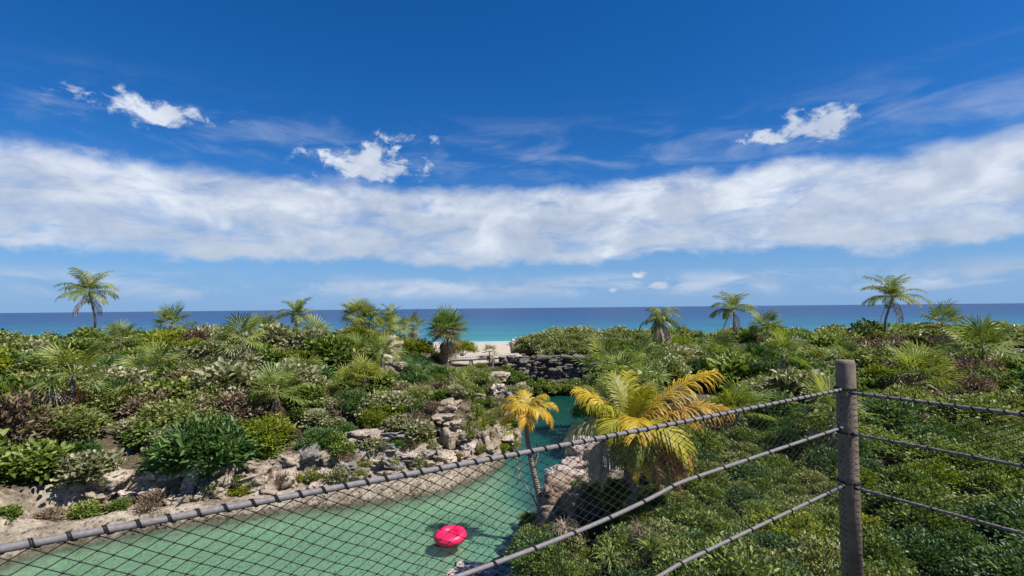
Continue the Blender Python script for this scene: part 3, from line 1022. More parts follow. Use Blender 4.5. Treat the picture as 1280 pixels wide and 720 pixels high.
# ---- hand-placed plants of the bank, by photo pixel and distance
SPEC = [
    # u, v(base), Y, radius, form, material, flat
    (524, 446, 38, 1.35, 'fine', 'leaf_lime', .80, 'lime green bush in front of the thatch palm', 'bush'),
    (503, 441, 38, 1.1, 'fine', 'leaf_lime', .85, 'yellowish green bush behind the limestone pinnacle', 'bush'),
    (578, 436, 52, 1.6, 'fine', 'leaf_lime', .70, 'light green bush at the edge of the beach sand', 'bush'),
    (446, 430, 36, 1.15, 'fine', 'leaf_lime', .9, 'yellow green bush below the far palms on the bank', 'bush'),
    (518, 475, 31, 1.1, 'slim', 'leaf_dark', .95, 'dark green shrub under the lime green bush', 'shrub'),
    (545, 484, 30, .85, 'slim', 'leaf_dark', .95, 'blue green shrub below the footbridge beam', 'shrub'),
    (515, 500, 27, .95, 'slim', 'leaf_dark', .9, 'dark shrub in the middle of the bank above dry grass', 'shrub'),
    (453, 470, 30, 1.2, 'broad', 'leaf_olive', .9, 'olive broadleaf shrub on the upper bank', 'shrub'),
    (470, 487, 26, .95, 'broad', 'leaf_mid', .9, 'mid green broadleaf shrub above the yellow fan palm', 'shrub'),
    (605, 492, 28, .9, 'fine', 'leaf_pale', .9, 'dusty pale shrub on the bank corner', 'shrub'),
    (578, 500, 26, .75, 'fine', 'leaf_olive', .9, 'olive shrub between strap plants on the bank corner', 'shrub'),
    (495, 522, 23.5, .85, 'broad', 'leaf_pale', .8, 'pale leaved shrub spreading over the layered outcrop', 'shrub'),
    (462, 527, 23, .85, 'broad', 'leaf_pale', .8, 'pale green shrub beside the dark shrub over the outcrop', 'shrub'),
    (444, 527, 23, .9, 'slim', 'leaf_dark', .9, 'dark shrub hanging over the layered outcrop', 'shrub'),
    (462, 586, 20.3, .50, 'broad', 'leaf_pale', .85, 'pale shrub growing on the ledge below the outcrop', 'shrub'),
    (497, 578, 20.4, .40, 'fine', 'leaf_dark', .9, 'small dark shrub in the niche under the outcrop', 'shrub'),
    (440, 582, 20.3, .42, 'fine', 'leaf_olive', .9, 'olive shrub at the foot of the outcrop on the ledge', 'shrub'),
    (616, 520, 26.2, .70, 'fine', 'leaf_pale', .9, 'twiggy pale shrub hanging at the bank corner', 'shrub'),
    (643, 560, 24.2, .35, 'fine', 'leaf_olive', .8, 'small shrub trailing into the water at the bank corner', 'shrub'),
    (640, 540, 25.8, .48, 'fine', 'leaf_olive', .9, 'olive shrub behind the small orange palm', 'shrub'),
    (648, 497, 33, .9, 'fine', 'leaf_pale', .8, 'pale shrub overhanging the narrow channel', 'shrub'),
    (640, 480, 37, 1.1, 'grape', 'leaf_mid', .8, 'green shrub at the corner where wall and channel meet', 'shrub'),
    (600, 468, 38, .6, 'fine', 'leaf_olive', .7, 'low olive shrub in front of the footbridge', 'shrub'),
    (585, 478, 33, .7, 'fine', 'leaf_olive', .8, 'olive shrub below the thatch palm', 'shrub'),
    (565, 478, 32, .6, 'broad', 'leaf_mid', .8, 'green shrub at the foot of the thatch palm', 'shrub'),
]
SPEC += [
    (612, 532, 24.4, .42, 'fine', 'leaf_olive', .9, 'olive shrub clinging to the corner face above the stone column', 'shrub'),
    (598, 545, 22.8, .38, 'fine', 'leaf_pale', .9, 'pale shrub clinging above the upright stone', 'shrub'),
    (636, 552, 24.8, .36, 'fine', 'leaf_lime', .9, 'yellow green shrub on the corner face over the water', 'shrub'),
    (620, 522, 25.2, .40, 'slim', 'leaf_olive', .9, 'narrow-leaved shrub on the corner face', 'shrub'),
    (570, 495, 24.6, .45, 'broad', 'leaf_pale', .9, 'pale broadleaf shrub just above the block stack', 'shrub'),
    (540, 515, 23.2, .48, 'sparse', 'dry', .9, 'brown twiggy shrub beside the top block of the stack', 'shrub'),
    (520, 560, 21.0, .40, 'sparse', 'leaf_pale', .9, 'straggly pale shrub right of the outcrop', 'shrub'),
    (500, 592, 20.0, .26, 'fine', 'leaf_olive', .8, 'low olive tuft of a shrub on the ledge', 'shrub'),
    (478, 590, 20.2, .34, 'fine', 'leaf_pale', .8, 'dusty shrub on the ledge beside the pale shrub', 'shrub'),
    (512, 582, 20.5, .36, 'sparse', 'dry', .8, 'dry brown shrub on the ledge below the dry grass', 'shrub'),
    (538, 575, 20.9, .36, 'fine', 'leaf_pale', .8, 'grey green shrub on the ledge left of the block stack', 'shrub'),
    (470, 566, 20.6, .36, 'sparse', 'leaf_pale', .9, 'sparse pale shrub under the outcrop slabs', 'shrub'),
    (446, 566, 20.5, .36, 'fine', 'leaf_pale', .9, 'pale shrub under the bright limestone wedge', 'shrub'),
    (585, 548, 21.9, .40, 'fine', 'leaf_olive', .9, 'olive shrub beside the pink grey lump', 'shrub'),
    (604, 566, 22.2, .30, 'fine', 'leaf_olive', .9, 'small olive shrub at the end of the ledge', 'shrub'),
    (628, 566, 23.4, .34, 'fine', 'leaf_lime', .8, 'lime green shrub trailing over the ledge end', 'shrub'),
    (596, 480, 27.5, .70, 'fine', 'leaf_olive', .9, 'olive shrub above the strap plants of the bank corner', 'shrub'),
    (628, 512, 26.6, .55, 'sparse', 'leaf_pale', .9, 'bleached twiggy shrub above the water on the corner', 'shrub'),
    (572, 538, 22.1, .34, 'fine', 'leaf_mid', .9, 'green shrub in a gap of the block stack', 'shrub'),
    (545, 536, 21.9, .42, 'sparse', 'dry', .9, 'brown twiggy shrub left of the flat slab', 'shrub'),
]
for (u, v, Y, r_, fm, mt, fl, lab, cat) in SPEC:
    p_ = at(u, v, Y)
    g = hz(p_.x, p_.y)
    p_.z = min(max(p_.z, g - .1), g + 0.9) if g > 0 else p_.z
    bush('leafy_shrub' if cat == 'shrub' else 'leafy_bush', fm, mt, p_, r_, lab, cat, None, fl)

# ---- small scrub rooted between the blocks of the bank face
for i, (x, y, z) in enumerate(scrub_spots):
    fm, mt, ds = rk.choice([('fine', 'leaf_pale', 'dusty small-leaved'), ('fine', 'leaf_olive', 'olive'), ('sparse', 'dry', 'dry brown'), ('sparse', 'leaf_pale', 'bleached twiggy'), ('broad', 'leaf_pale', 'pale broadleaf'), ('slim', 'leaf_olive', 'narrow-leaved')])
    lb = ds + ' scrub rooted between the face blocks ' + where(x, y)
    if rk.random() < .25:
        tuft('dry_grass', (x, y, z), rk.uniform(.35, .6), rk.choice(['dry', 'frond_dead', 'fan']), 'grass mop between the face blocks ' + where(x, y), 'grass', 'grass mops of the bank face ' + where(x, y), 'thatch', .4)
    else:
        bush('face_scrub', fm, mt, (x, y, z - .08), rk.uniform(.20, .38), lb, 'shrub', 'face scrub: ' + lb, rk.uniform(.7, 1.0))

# ---- scattered shrubs
taken = []


def free(x, y, dmin):
    for (a_, b_, c_) in taken:
        if (a_ - x) ** 2 + (b_ - y) ** 2 < (dmin * .5 + c_ * .5) ** 2:
            return False
    taken.append((x, y, dmin))
    return True


KEEP = [(442, 535, 545, 570, 0, 30), (540, 585, 498, 575, 0, 30), (475, 510, 425, 470, 0, 40), (566, 656, 424, 452, 0, 200), (526, 645, 436, 456, 0, 40.6), (610, 640, 462, 495, 0, 30),
        (650, 740, 490, 560, 0, 60), (500, 800, 380, 430, 47, 200)]


def clear(p, r_):
    """keep the sand, the channel and the bare rock open to view"""
    q = proj((p[0], p[1], p[2] + r_ * .8)); q2 = proj((p[0], p[1], p[2] + r_ * .2))
    q3 = proj((p[0], p[1], p[2] + r_ * 1.3))
    for k in (q, q2, q3):
        if k is None:
            return True
        w_ = r_ * .8 * F / max(p[1], 1)
        for (a_, b_, c_, d_, y0, y1) in KEEP:
            if a_ - w_ < k[0] < b_ + w_ and c_ < k[1] < d_ and y0 <= p[1] <= y1:
                return False
    return True


BANKMIX = [('fine', 'leaf_olive', 'olive small-leaved shrub', 3), ('broad', 'leaf_mid', 'mid green broadleaf shrub', 3),
           ('slim', 'leaf_dark', 'dark narrow-leaved shrub', 2), ('broad', 'leaf_pale', 'pale dusty shrub', 2),
           ('fine', 'leaf_lime', 'lime green shrub', 1), ('sparse', 'dry', 'half dry twiggy shrub', 1.3)]


def scatter(n_try, xr, yr, dmin, rr, mix, group, sub, dsd=1.0, name='bank_shrub', test=None, flat=(.75, 1.0)):
    wts = [x[3] for x in mix]
    made = 0
    for i in range(n_try):
        x = random.uniform(*xr); y = random.uniform(*yr)
        if abs(x) > 1.16 * y + 6:
            continue
        if shore(x, y) < dsd:
            continue
        if test and not test(x, y):
            continue
        z = hz(x, y)
        r_ = random.uniform(*rr)
        if not clear((x, y, z), r_) or not free(x, y, dmin * r_ / rr[1]):
            continue
        fm, mt, lab, _ = random.choices(mix, wts)[0]
        f_ = (r_ - rr[0]) / (rr[1] - rr[0])
        lb = ('small ' if f_ < .33 else 'large ' if f_ > .67 else 'medium-sized ') + lab + ' ' + where(x, y)
        bush(lab.replace('-', '_').replace(' ', '_'), fm, mt, (x, y, z - .06), r_, lb, 'shrub', 'shrubs: ' + lb, random.uniform(*flat))
        made += 1
    return made


scatter(2600, (-9.5, .2), (20.0, 41.0), 1.05, (.45, .85), BANKMIX, G_BANK, 'the bank across the lagoon', 1.9)
scatter(1300, (-34, -9.5), (12.5, 44.0), 1.8, (.55, 1.7), BANKMIX, 'shrubs of the outlying bank', 'the outlying part of the lagoon bank', 1.6)

scatter(500, (-15, -6.3), (14.0, 21.5), .95, (.30, .55), BANKMIX, 'ledge', '', .55, 'ledge', lambda x, y: shore(x, y) < 2.3 and random.random() < .5)
DUNEMIX = [('grape', 'leaf_grape', 'rounded dune shrub', 3), ('fine', 'leaf_olive', 'olive dune shrub', 2),
           ('broad', 'leaf_mid', 'green broadleaf dune shrub', 2), ('fine', 'leaf_lime', 'lime green dune shrub', .7)]
scatter(500, (-66, -9), (43.0, 66.0), 2.9, (1.2, 2.0), DUNEMIX, 'dune shrubs left of the sand gap', 'the dune', 1.5, 'dune_shrub')
scatter(420, (13.5, 66), (42.0, 66.0), 3.0, (1.3, 2.1), DUNEMIX, 'dune shrubs beside the thicket', 'the dune', 1.5, 'dune_shrub')
scatter(800, (7.0, 34), (18.0, 41.5), 1.8, (.55, 1.6), BANKMIX, 'shrubs of the bank behind the big palm', 'the bank behind the big yellow palm', 1.0, 'bank_shrub', lambda x, y: not (x < 11 and 21 < y < 30))

# the big rounded thicket on top of the stone wall
for i, (u, Y, r_) in enumerate([(674, 44.2, 2.1), (692, 45.0, 2.55), (712, 45.2, 2.6), (730, 46.0, 2.6), (748, 46.0, 2.4), (768, 46.0, 2.55), (788, 45.5, 2.45), (806, 44.5, 2.2),
                             (662, 46.5, 1.9), (703, 43.0, 1.7), (740, 43.4, 1.8), (780, 43.0, 1.8), (822, 46.0, 1.9), (657, 44.0, 1.35), (722, 43.2, 1.6), (684, 43.0, 1.6), (762, 43.2, 1.8)]):
    x = (u - 640) / F * Y
    z = hz(x, Y)
    q = 2.75
    taken.append((x, Y, 2.0))
    bush('thicket_shrub', 'thick', 'leaf_grape', (x, Y, max(z - .1, 2.75)), r_, 'dense rounded shrub of the thicket along the top of stone wall', 'shrub', 'shrubs of the thicket above the stone wall', .84)
for i, u in enumerate((650, 662, 675, 690, 705, 720, 733)):
    Y = 40.6 - .25 * (i % 2)
    x = (u - 640) / F * Y
    bush('hanging_shrub', 'grape', 'leaf_mid', (x, Y, -.05 + .2 * random.random()), .82 + .12 * (i % 3), 'green shrub hanging to the channel at the foot of stone wall', 'shrub', 'shrubs along the foot of the stone wall', .95)

# ---- strap plants, yellow fan palms, dry thatch on the bank
for (u, v, Y, s_, mt, lab) in [
    (577, 484, 26.5, 1.15, 'fan_yellow', 'yellow green strap plant above the block stack'),
    (566, 492, 25.5, 1.0, 'fan', 'green strap plant beside the yellow one above the stack'),
    (596, 520, 23.6, 1.0, 'fan', 'green strap plant hanging down the bank corner'),
    (603, 535, 23.0, .95, 'fan_yellow', 'yellowish strap plant low on the bank corner near water'),
    (625, 538, 24.2, .95, 'fan_yellow', 'yellow strap plant over the water at the bank corner'),
    (637, 528, 25.0, .8, 'fan', 'strap plant above the water behind the orange palm'),
    (590, 506, 24.5, .9, 'fan', 'olive strap plant in the middle of the bank corner'),
    (612, 505, 25.5, .85, 'fan', 'strap plant under the pinkish boulder'),
    (535, 553, 21.0, .66, 'fan_yellow', 'bright green strap plant left of the block stack'),
    (575, 572, 21.3, .40, 'fan_yellow', 'low yellow green strap plant on the ledge'),
    (470, 500, 24.5, .9, 'fan', 'green strap plant in the pale shrubs on the bank'),
    (545, 505, 24.5, .9, 'leaf_dark', 'dark strap plant above the dry thatch'),
    (455, 590, 19.9, .5, 'fan_yellow', 'yellowish strap plant on the ledge by the pale shrub'),
    (586, 535, 22.2, .75, 'fan', 'green strap plant hanging beside the block stack'),
    (615, 552, 23.2, .65, 'fan_yellow', 'yellowish strap plant between the pale stones at the water'),
    (632, 545, 24.3, .7, 'fan', 'green strap plant drooping to the water at the corner'),
    (500, 538, 21.8, .7, 'fan', 'green strap plant over the layered outcrop'),
    (525, 515, 23.5, .9, 'fan', 'green strap plant above the brown dry grass'),
    (560, 486, 26.5, 1.0, 'leaf_dark', 'dark strap plant above the pale broadleaf shrub'),
]:
    p_ = at(u, v, Y)
    tuft('strap_plant', p_, s_, mt, lab, 'plant', None, 'strap', .35)
for (u, v, Y, s_, mt, lab) in [
    (517, 528, 22.0, 1.15, 'dry', 'brown dry grass mop hanging over the outcrop'),
    (530, 538, 21.6, 1.0, 'dry', 'brown dry grass mop beside the bright strap plant'),
    (584, 540, 22.0, .9, 'dry', 'dry brown tangle right of the block stack'),
    (508, 545, 21.4, .8, 'frond_dead', 'greyish dry grass mop at the end of outcrop'),
    (612, 545, 23.2, .8, 'dry', 'dry grass hanging between the pale stone columns'),
    (582, 510, 24.2, .8, 'frond_dead', 'bleached dead leaf mop on the bank corner'),
]:
    tuft('dry_grass', at(u, v, Y), s_, mt, lab, 'grass', None, 'thatch', .3)

# low fan palms of the bank
k = 0
for (u, v, Y, th, s_, nl, mt, yl, lab) in [
    (456, 483, 25.0, .5, .95, 12, 'fan_yellow', .7, 'low bright yellow fan palm on the bank'),
    (478, 462, 29.0, .9, 1.15, 14, 'fan', .15, 'green fan palm below the limestone pinnacle'),
    (448, 460, 31.0, .9, 1.2, 13, 'fan', .2, 'green fan palm beside the olive shrub on the bank'),
    (520, 480, 27.5, .6, 1.0, 12, 'leaf_dark', .0, 'dark fan palm in the middle of the bank'),
    (575, 484, 30.0, .3, .8, 12, 'fan', .3, 'olive fan palm below the footbridge beam'),
    (541, 482, 30.0, .3, .8, 12, 'leaf_dark', .0, 'dark fan palm under the footbridge beam'),
    (612, 452, 41.0, .8, .75, 10, 'fan', .1, 'small fan palm breaking the line of the footbridge'),
    (434, 500, 24.5, .6, .95, 12, 'fan', .2, 'green fan palm beside the low bright yellow one'),
    (380, 490, 25.5, .9, 1.1, 13, 'fan', .2, 'fan palm with a short trunk on the outlying bank'),
    (250, 500, 25.0, .9, 1.1, 13, 'fan', .1, 'fan palm above the end of the outlying bank'),
]:
    k += 1
    fan_palm('fan_palm', lab, at(u, v, Y), th, s_, nl, mt, dead=3, yellow=yl, seed=k)

for i, (u, v, Y) in enumerate([(60, 470, 27), (150, 455, 33), (300, 470, 29), (395, 445, 37), (345, 520, 21.5), (90, 520, 20.5), (190, 478, 26), (900, 470, 30), (980, 480, 26), (1060, 462, 31), (1150, 490, 23), (1230, 470, 28), (925, 520, 19), (1040, 540, 16)]):
    p_ = at(u, v, Y); p_.z = hz(p_.x, p_.y)
    fan_palm('fan_palm', 'scrub fan palm ' + where(p_.x, p_.y), p_, 1.0 + .5 * (i % 3), 1.15 + .15 * (i % 4), 16, 'fan', group='fan palms of the scrub', dead=5, yellow=.12, seed=200 + i, low=-30)

# the thatch palm with a brown skirt in front of the sea
pb = at(559, 452, 38.5)
pt = at(565, 413, 38.5)
th = fan_palm('thatch_palm', 'thatch palm with brown leaf skirt standing against the sea', pb, pt.z - pb.z, 1.65, 26, 'fan_bright', dead=0, low=-12, yellow=.08, seed=55)
th.rotation_euler.z = 0
top = Vector((0, 0, pt.z - pb.z))
rr_ = random.Random(5)
for i in range(12):
    lf = link('dead_leaf', FAN_DEAD[i % 2], th, top - Vector((0, 0, .10 + .05 * i)), scale=(1.35 * rr_.uniform(.8, 1.1),) * 3, mat=M['frond_dead' if i % 3 else 'frond_rust'])
    aim(lf, R(rr_.uniform(-86, -58)), i * 2.39, rr_.uniform(-.4, .4))
for i in range(16):
    lf = link('dead_leaf', FAN[i % 3], th, top - Vector((0, 0, .03)), scale=(1.35 * rr_.uniform(.8, 1.1),) * 3, mat=M['frond_rust' if i % 2 else 'frond_dead'])
    aim(lf, R(rr_.uniform(-46, 0)), i * 2.39 + .5, rr_.uniform(-.5, .5))

# distant palms
def feather_palm(name, label, loc, h, L, nf, mats, cat='palm', group=None, lean=(0, 0), seed=1, leaf=.42, trunk=(.11, .08), low=-35, dead=2, bend=85, hang=.6):
    r = random.Random(seed)
    o = thing(name, label, cat, loc, 0, group)
    top = Vector((lean[0], lean[1], h))
    link('trunk', trunk_mesh([(0, 0, -.5), (lean[0] * .2, lean[1] * .2, h * .5), top], trunk[0], trunk[1]), o)
    ms = [frond_mesh(seed * 10 + j, L, (78, 55, 25)[j], bend * (.8, 1, .9)[j], leaf * L / 2, 34, hang, .026) for j in range(3)]
    for i in range(nf):
        t = (i + .5) / nf
        lf = link('frond', ms[min(int(t * 3), 2)], o, top, mat=M[r.choice(mats)], scale=(r.uniform(.85, 1.08),) * 3)
        aim(lf, R(r.uniform(-8, 8) - 12 * t), i * 2.39996 + r.uniform(-.25, .25), r.uniform(-.3, .3))
    dm = frond_mesh(seed * 10 + 7, L * .85, -40, 40, leaf * .8 * L / 2, 26, 1.2, .022)
    for i in range(dead):
        lf = link('dead_frond', dm, o, top - Vector((0, 0, .1)), mat=M['frond_dead'])
        aim(lf, R(r.uniform(-20, 5)), i * 2.2 + r.random(), 0)
    return o


for (u, vb, vt, Y, L, nf, mats, lab) in [
    (487, 425, 397, 52, 1.9, 11, ['leaf_dark', 'frond_green'], 'coconut palm with upright dark fronds on the far dune'),
    (827, 450, 401, 40, 2.1, 15, ['frond_green', 'fan', 'fan'], 'slender palm with dead fronds rising beside the thicket'),
    (368, 430, 394, 50, 2.2, 17, ['frond_green', 'leaf_mid'], 'tall coconut palm on the outlying dune'),
    (120, 425, 366, 44, 2.7, 18, ['frond_green', 'leaf_mid'], 'tallest coconut palm on the outlying dune'),
    (918, 432, 388, 47, 2.5, 17, ['frond_green', 'leaf_mid'], 'tall coconut palm beyond the slender one'),
    (1105, 430, 372, 44, 2.8, 18, ['frond_green', 'leaf_mid'], 'leaning coconut palm far along the dune'),
]:
    pb = at(u, vb, Y); pt = at(u, vt, Y)
    feather_palm('coconut_palm', lab, pb, pt.z - pb.z, L, nf, mats, seed=int(u) % 97 + 3, dead=8 if u == 827 else 2, hang=1.2 if u == 827 else .6, bend=120 if u == 827 else 85, lean=(.9 if u > 1000 else -.7 if u == 120 else .3 if u == 368 else .05, 0))
for (u, vb, vt, Y, s_, nl, lab) in [
    (449, 430, 394, 47, 1.75, 20, 'fan palm behind the yellow green bush on far dune'),
    (462, 428, 400, 48, 1.5, 18, 'dark fan palm between two palms on the far dune'),
    (516, 428, 406, 52, 1.3, 16, 'small fan palm left of the thatch palm'),
    (480, 430, 409, 45, 1.35, 16, 'yellowing fan palm below the upright coconut palm'),
    (500, 430, 410, 50, 1.2, 14, 'low fan palm between the coconut and thatch palms'),
    (330, 440, 412, 42, 1.5, 18, 'fan palm on the outlying bank below the tall coconut palm'),
    (215, 445, 405, 40, 1.6, 18, 'fan palm far along the outlying bank'),
    (960, 445, 410, 40, 1.5, 18, 'fan palm on the bank behind the big palm'),
    (1180, 450, 405, 38, 1.6, 18, 'fan palm at the far end of the bank'),
]:
    pb = at(u, vb, Y); pt = at(u, vt, Y)
    fan_palm('fan_palm', lab, pb, pt.z - pb.z, s_, nl, 'leaf_dark' if 'dark' in lab else 'fan', dead=7, low=-35, yellow=.5 if 'yellow' in lab else .05, seed=int(u))

# fan palms beside the thicket, on the right bank
for (u, vb, vt, Y, s_, nl, lab) in [
    (757, 494, 459, 27.5, 1.45, 24, 'spiky fan palm against the end of the stone wall'),
    (801, 492, 458, 28.5, 1.5, 26, 'spiky fan palm with dark centre below the thicket'),
    (774, 500, 473, 25.0, 1.25, 20, 'lower fan palm with white-edged leaves between spiky ones'),
    (764, 510, 492, 23.5, 1.1, 18, 'lowest fan palm drooping above the channel'),
    (812, 505, 478, 24.0, 1.2, 18, 'fan palm behind the big yellow palm crown'),
]:
    pb = at(u, vb, Y); pt = at(u, vt, Y)
    fan_palm('fan_palm', lab, pb, pt.z - pb.z, s_, nl - 5, 'fan', dead=6, low=-40, yellow=.12, seed=int(u) + 3, fans=FAN_COARSE)
for (u, v, Y, r_, fm, mt, lab) in [(785, 512, 24.5, 1.1, 'fine', 'leaf_olive', 'olive shrub hidden under the spiky fan palms'), (760, 516, 23, .9, 'fine', 'leaf_mid', 'green shrub under the lowest fan palm by the channel'),
                             (835, 480, 27, 1.2, 'grape', 'leaf_grape', 'rounded shrub below the slender palm'), (822, 462, 33, 1.3, 'grape', 'leaf_grape', 'rounded shrub at the foot of the slender palm'),
                             (735, 525, 24.5, .8, 'fine', 'leaf_dark', 'dark shrub over the channel behind the yellow frond')]:
    bush('leafy_shrub', fm, mt, at(u, v, Y), r_, lab, 'shrub')

# ---------------------------------------------------------------- stone wall: every stone laid
wall = thing('stone_wall', 'dark dry-stone retaining wall at the end of the channel', 'wall', (0, 41.2, 0))
WST = [rock_mesh(40 + i, 3, .9, .5) for i in range(5)]
def wall_course(x0, x1, y, z0, z1, seedv):
    r = random.Random(seedv)
    z = z0
    while z < z1:
        h = r.uniform(.20, .46)
        x = x0 + r.uniform(-.2, .2)
        while x < x1:
            l = r.uniform(.30, 1.15)
            o = link('stone', WST[r.randrange(5)], wall, (x + l / 2, y - 41.2 + r.uniform(-.20, .16), z + h / 2 + r.uniform(-.07, .07)), (r.uniform(-.3, .3), r.uniform(-.22, .22), r.uniform(-.4, .4)), (l * .56, .42, h * r.uniform(.50, .74)), M['rock_wall'])
            x += l
        z += h * .93
wall_course(-.9, 7.4, 41.2, 0.9, 2.75, 4)
wall_course(7.4, 14.5, 39.6, 1.2, 2.7, 6)

# ---------------------------------------------------------------- footbridge, pillars
fb = thing('footbridge', 'pale timber footbridge beam running above the bank to the stone wall', 'footbridge', (0, 0, 0))
A = at(528, 451, 41.0); B = at(648, 444.5, 42.0)
dvec = (B - A); Lb = dvec.length
rot = dvec.to_track_quat('X', 'Z').to_matrix().to_4x4()
mb = MB(); mb.box((A + B) / 2 + Vector((0, -.55, -.02)), (Lb, .14, .26), rot); link('edge_beam', mb.mesh('edge_beam', M['timber_pale']), fb)
mb = MB(); mb.box((A + B) / 2 + Vector((0, .55, -.02)), (Lb, .14, .26), rot); link('edge_beam', mb.mesh('edge_beam', M['timber_pale']), fb)
plank = MB(); plank.box((0, 0, 0), (.19, 1.24, .05)); plank = plank.mesh('plank', M['timber_pale'])
npl = int(Lb / .2)
for i in range(npl):
    o = link('plank', plank, fb, A + dvec * ((i + .5) / npl) + Vector((0, 0, .138 + .004 * (i % 3))), rot.to_euler())
pier = MB(); pier.tube([(0, 0, -1.6), (0, 0, 0)], [.13, .12], 8)
pier = pier.mesh('pier', M['timber'])
for i in range(5):
    for s in (-.5, .5):
        link('pier', pier, fb, A + dvec * (.04 + .23 * i) + Vector((0, s, -.15)))

for (u, vb, vt, Y, wd, lab) in [(642, 441, 427, 45.5, .52, 'rough pale limestone pillar standing at the end of the footbridge'), (652, 440, 429, 47.5, .42, 'second pale limestone pillar half hidden by the thicket')]:
    pb = at(u, vb, Y); pt = at(u, vt, Y)
    h = pt.z - pb.z
    o = thing('stone_pillar', lab, 'pillar', pb)
    link('shaft', rock_mesh(int(u), 3, .30, .3), o, (0, 0, h * .45), (0, 0, .3), (wd * .62, wd * .55, h * .62), M['rock_pink'])
    link('cap', rock_mesh(int(u) + 1, 2, .3, 0), o, (-.03, 0, h + .12), (0, 0, .3), (wd * .28, wd * .28, .13), M['rock_white'])

# ================================================================ near bank below the lookout
for (u, v, Y, s_, mt, lab) in [
    (738, 568, 15.8, (.64, .55, .42), 'rock_pink', 'pale pitted boulder under the dead fronds of the big palm'),
    (708, 594, 14.7, (.50, .42, .26), 'rock_pink', 'pale pitted boulder jutting over the water at the bank edge'),
    (699, 607, 14.0, (.15, .15, .12), 'rock_pink', 'small white knob of rock beside the jutting boulder'),
    (722, 588, 15.1, (.45, .45, .36), 'rock_pink', 'pale boulder wedged between the two larger pitted boulders'),
    (705, 632, 13.9, (.62, .55, .66), 'rock_brown', 'dark brown rock face under the jutting boulder'),
    (735, 640, 13.3, (.60, .55, .60), 'rock_brown', 'dark rock mass under the big palm behind the foliage'),
    (690, 655, 13.6, (.42, .45, .42), 'rock_brown', 'dark rock at the foot of the bank face by the small palm'),
]:
    rock_obj('bank_boulder', at(u, v, Y), s_, lab, mt, rz=random.uniform(-.4, .4), tilt=.12)

p_ = atz(592, 722, 0.0)
rock_obj('water_rock', p_, (.66, .45, .21), 'flat pinkish rock breaking the water below the net', 'rock_pink', rz=.2, tilt=.05, i=3)

# ---- small orange palm
pb = atz(678, 640, .7)
Ys = pb.y
sp_ = thing('small_palm', 'small palm with orange yellow crown and bent grey trunk over the water', 'palm', pb)
path = [at(u, v, Ys) - pb for (u, v) in [(680, 655), (674, 620), (667, 590), (661, 562), (658, 540), (659, 516)]]
link('trunk', trunk_mesh(path, .112, .060, 10), sp_)
mb = MB(); mb.tube([at(u, v, Ys) - pb for (u, v) in [(667, 588), (669, 578), (672, 568), (671, 552)]], [.05, .045, .04, .03], 7)
link('trunk_fork', mb.mesh('trunk_fork', M['trunk'], True), sp_)
ct = at(659, 516, Ys) - pb
for i, (yaw, rise, bend, L, mt) in enumerate([(95, 50, 95, .95, 'frond_orange'), (75, 35, 110, .95, 'frond_yellow'), (-90, 48, 85, 1.0, 'frond_yellow'), (-105, 20, 110, .95, 'frond_orange'),
                                       (-60, 60, 80, .9, 'frond_green'), (20, 80, 50, .75, 'frond_yellow'), (150, 62, 110, .85, 'frond_yellow'), (-150, 55, 120, .85, 'frond_yellow'),
                                       (110, 22, 110, .95, 'frond_orange'), (-80, 70, 60, .8, 'frond_yellow'), (60, 68, 70, .8, 'frond_yellow'), (180, 30, 120, .8, 'frond_orange'), (-125, 38, 105, .9, 'frond_orange')]):
    lf = link('frond', frond_mesh(300 + i, L, rise, bend, .34, 30, .8, .019), sp_, ct, mat=M[mt])
    aim(lf, 0, R(yaw), random.uniform(-.2, .2))
for (u, v, z, r_, mt, lab) in [(664, 652, .35, .40, 'leaf_mid', 'green shrub at the foot of the small orange palm'), (682, 656, .5, .42, 'leaf_lime', 'yellow green shrub beside the trunk of the small palm'),
                               (690, 640, .6, .36, 'leaf_dark', 'dark shrub between the small palm and rock face')]:
    bush('leafy_shrub', 'near', mt, atz(u, v, z) - Vector((0, 0, .2)), r_, lab, 'shrub')
mb = MB()
for (u0, v0, u1, v1) in [(645, 570, 648, 585), (648, 585, 655, 603), (648, 583, 643, 592), (650, 592, 646, 606)]:
    mb.tube([at(u0, v0, 15.2), at(u1, v1, 15.2)], [.022, .016], 5)
mb.tube([at(655, 603, 15.2), at(668, 625, 15.2), pb + Vector((-.1, 0, .05))], [.016, .022, .03], 5)
tw = link('bare_branch', mb.mesh('bare_branch', M['trunk']))
tag(tw, 'thin bare grey branch leaning out beside the small palm trunk', 'branch')

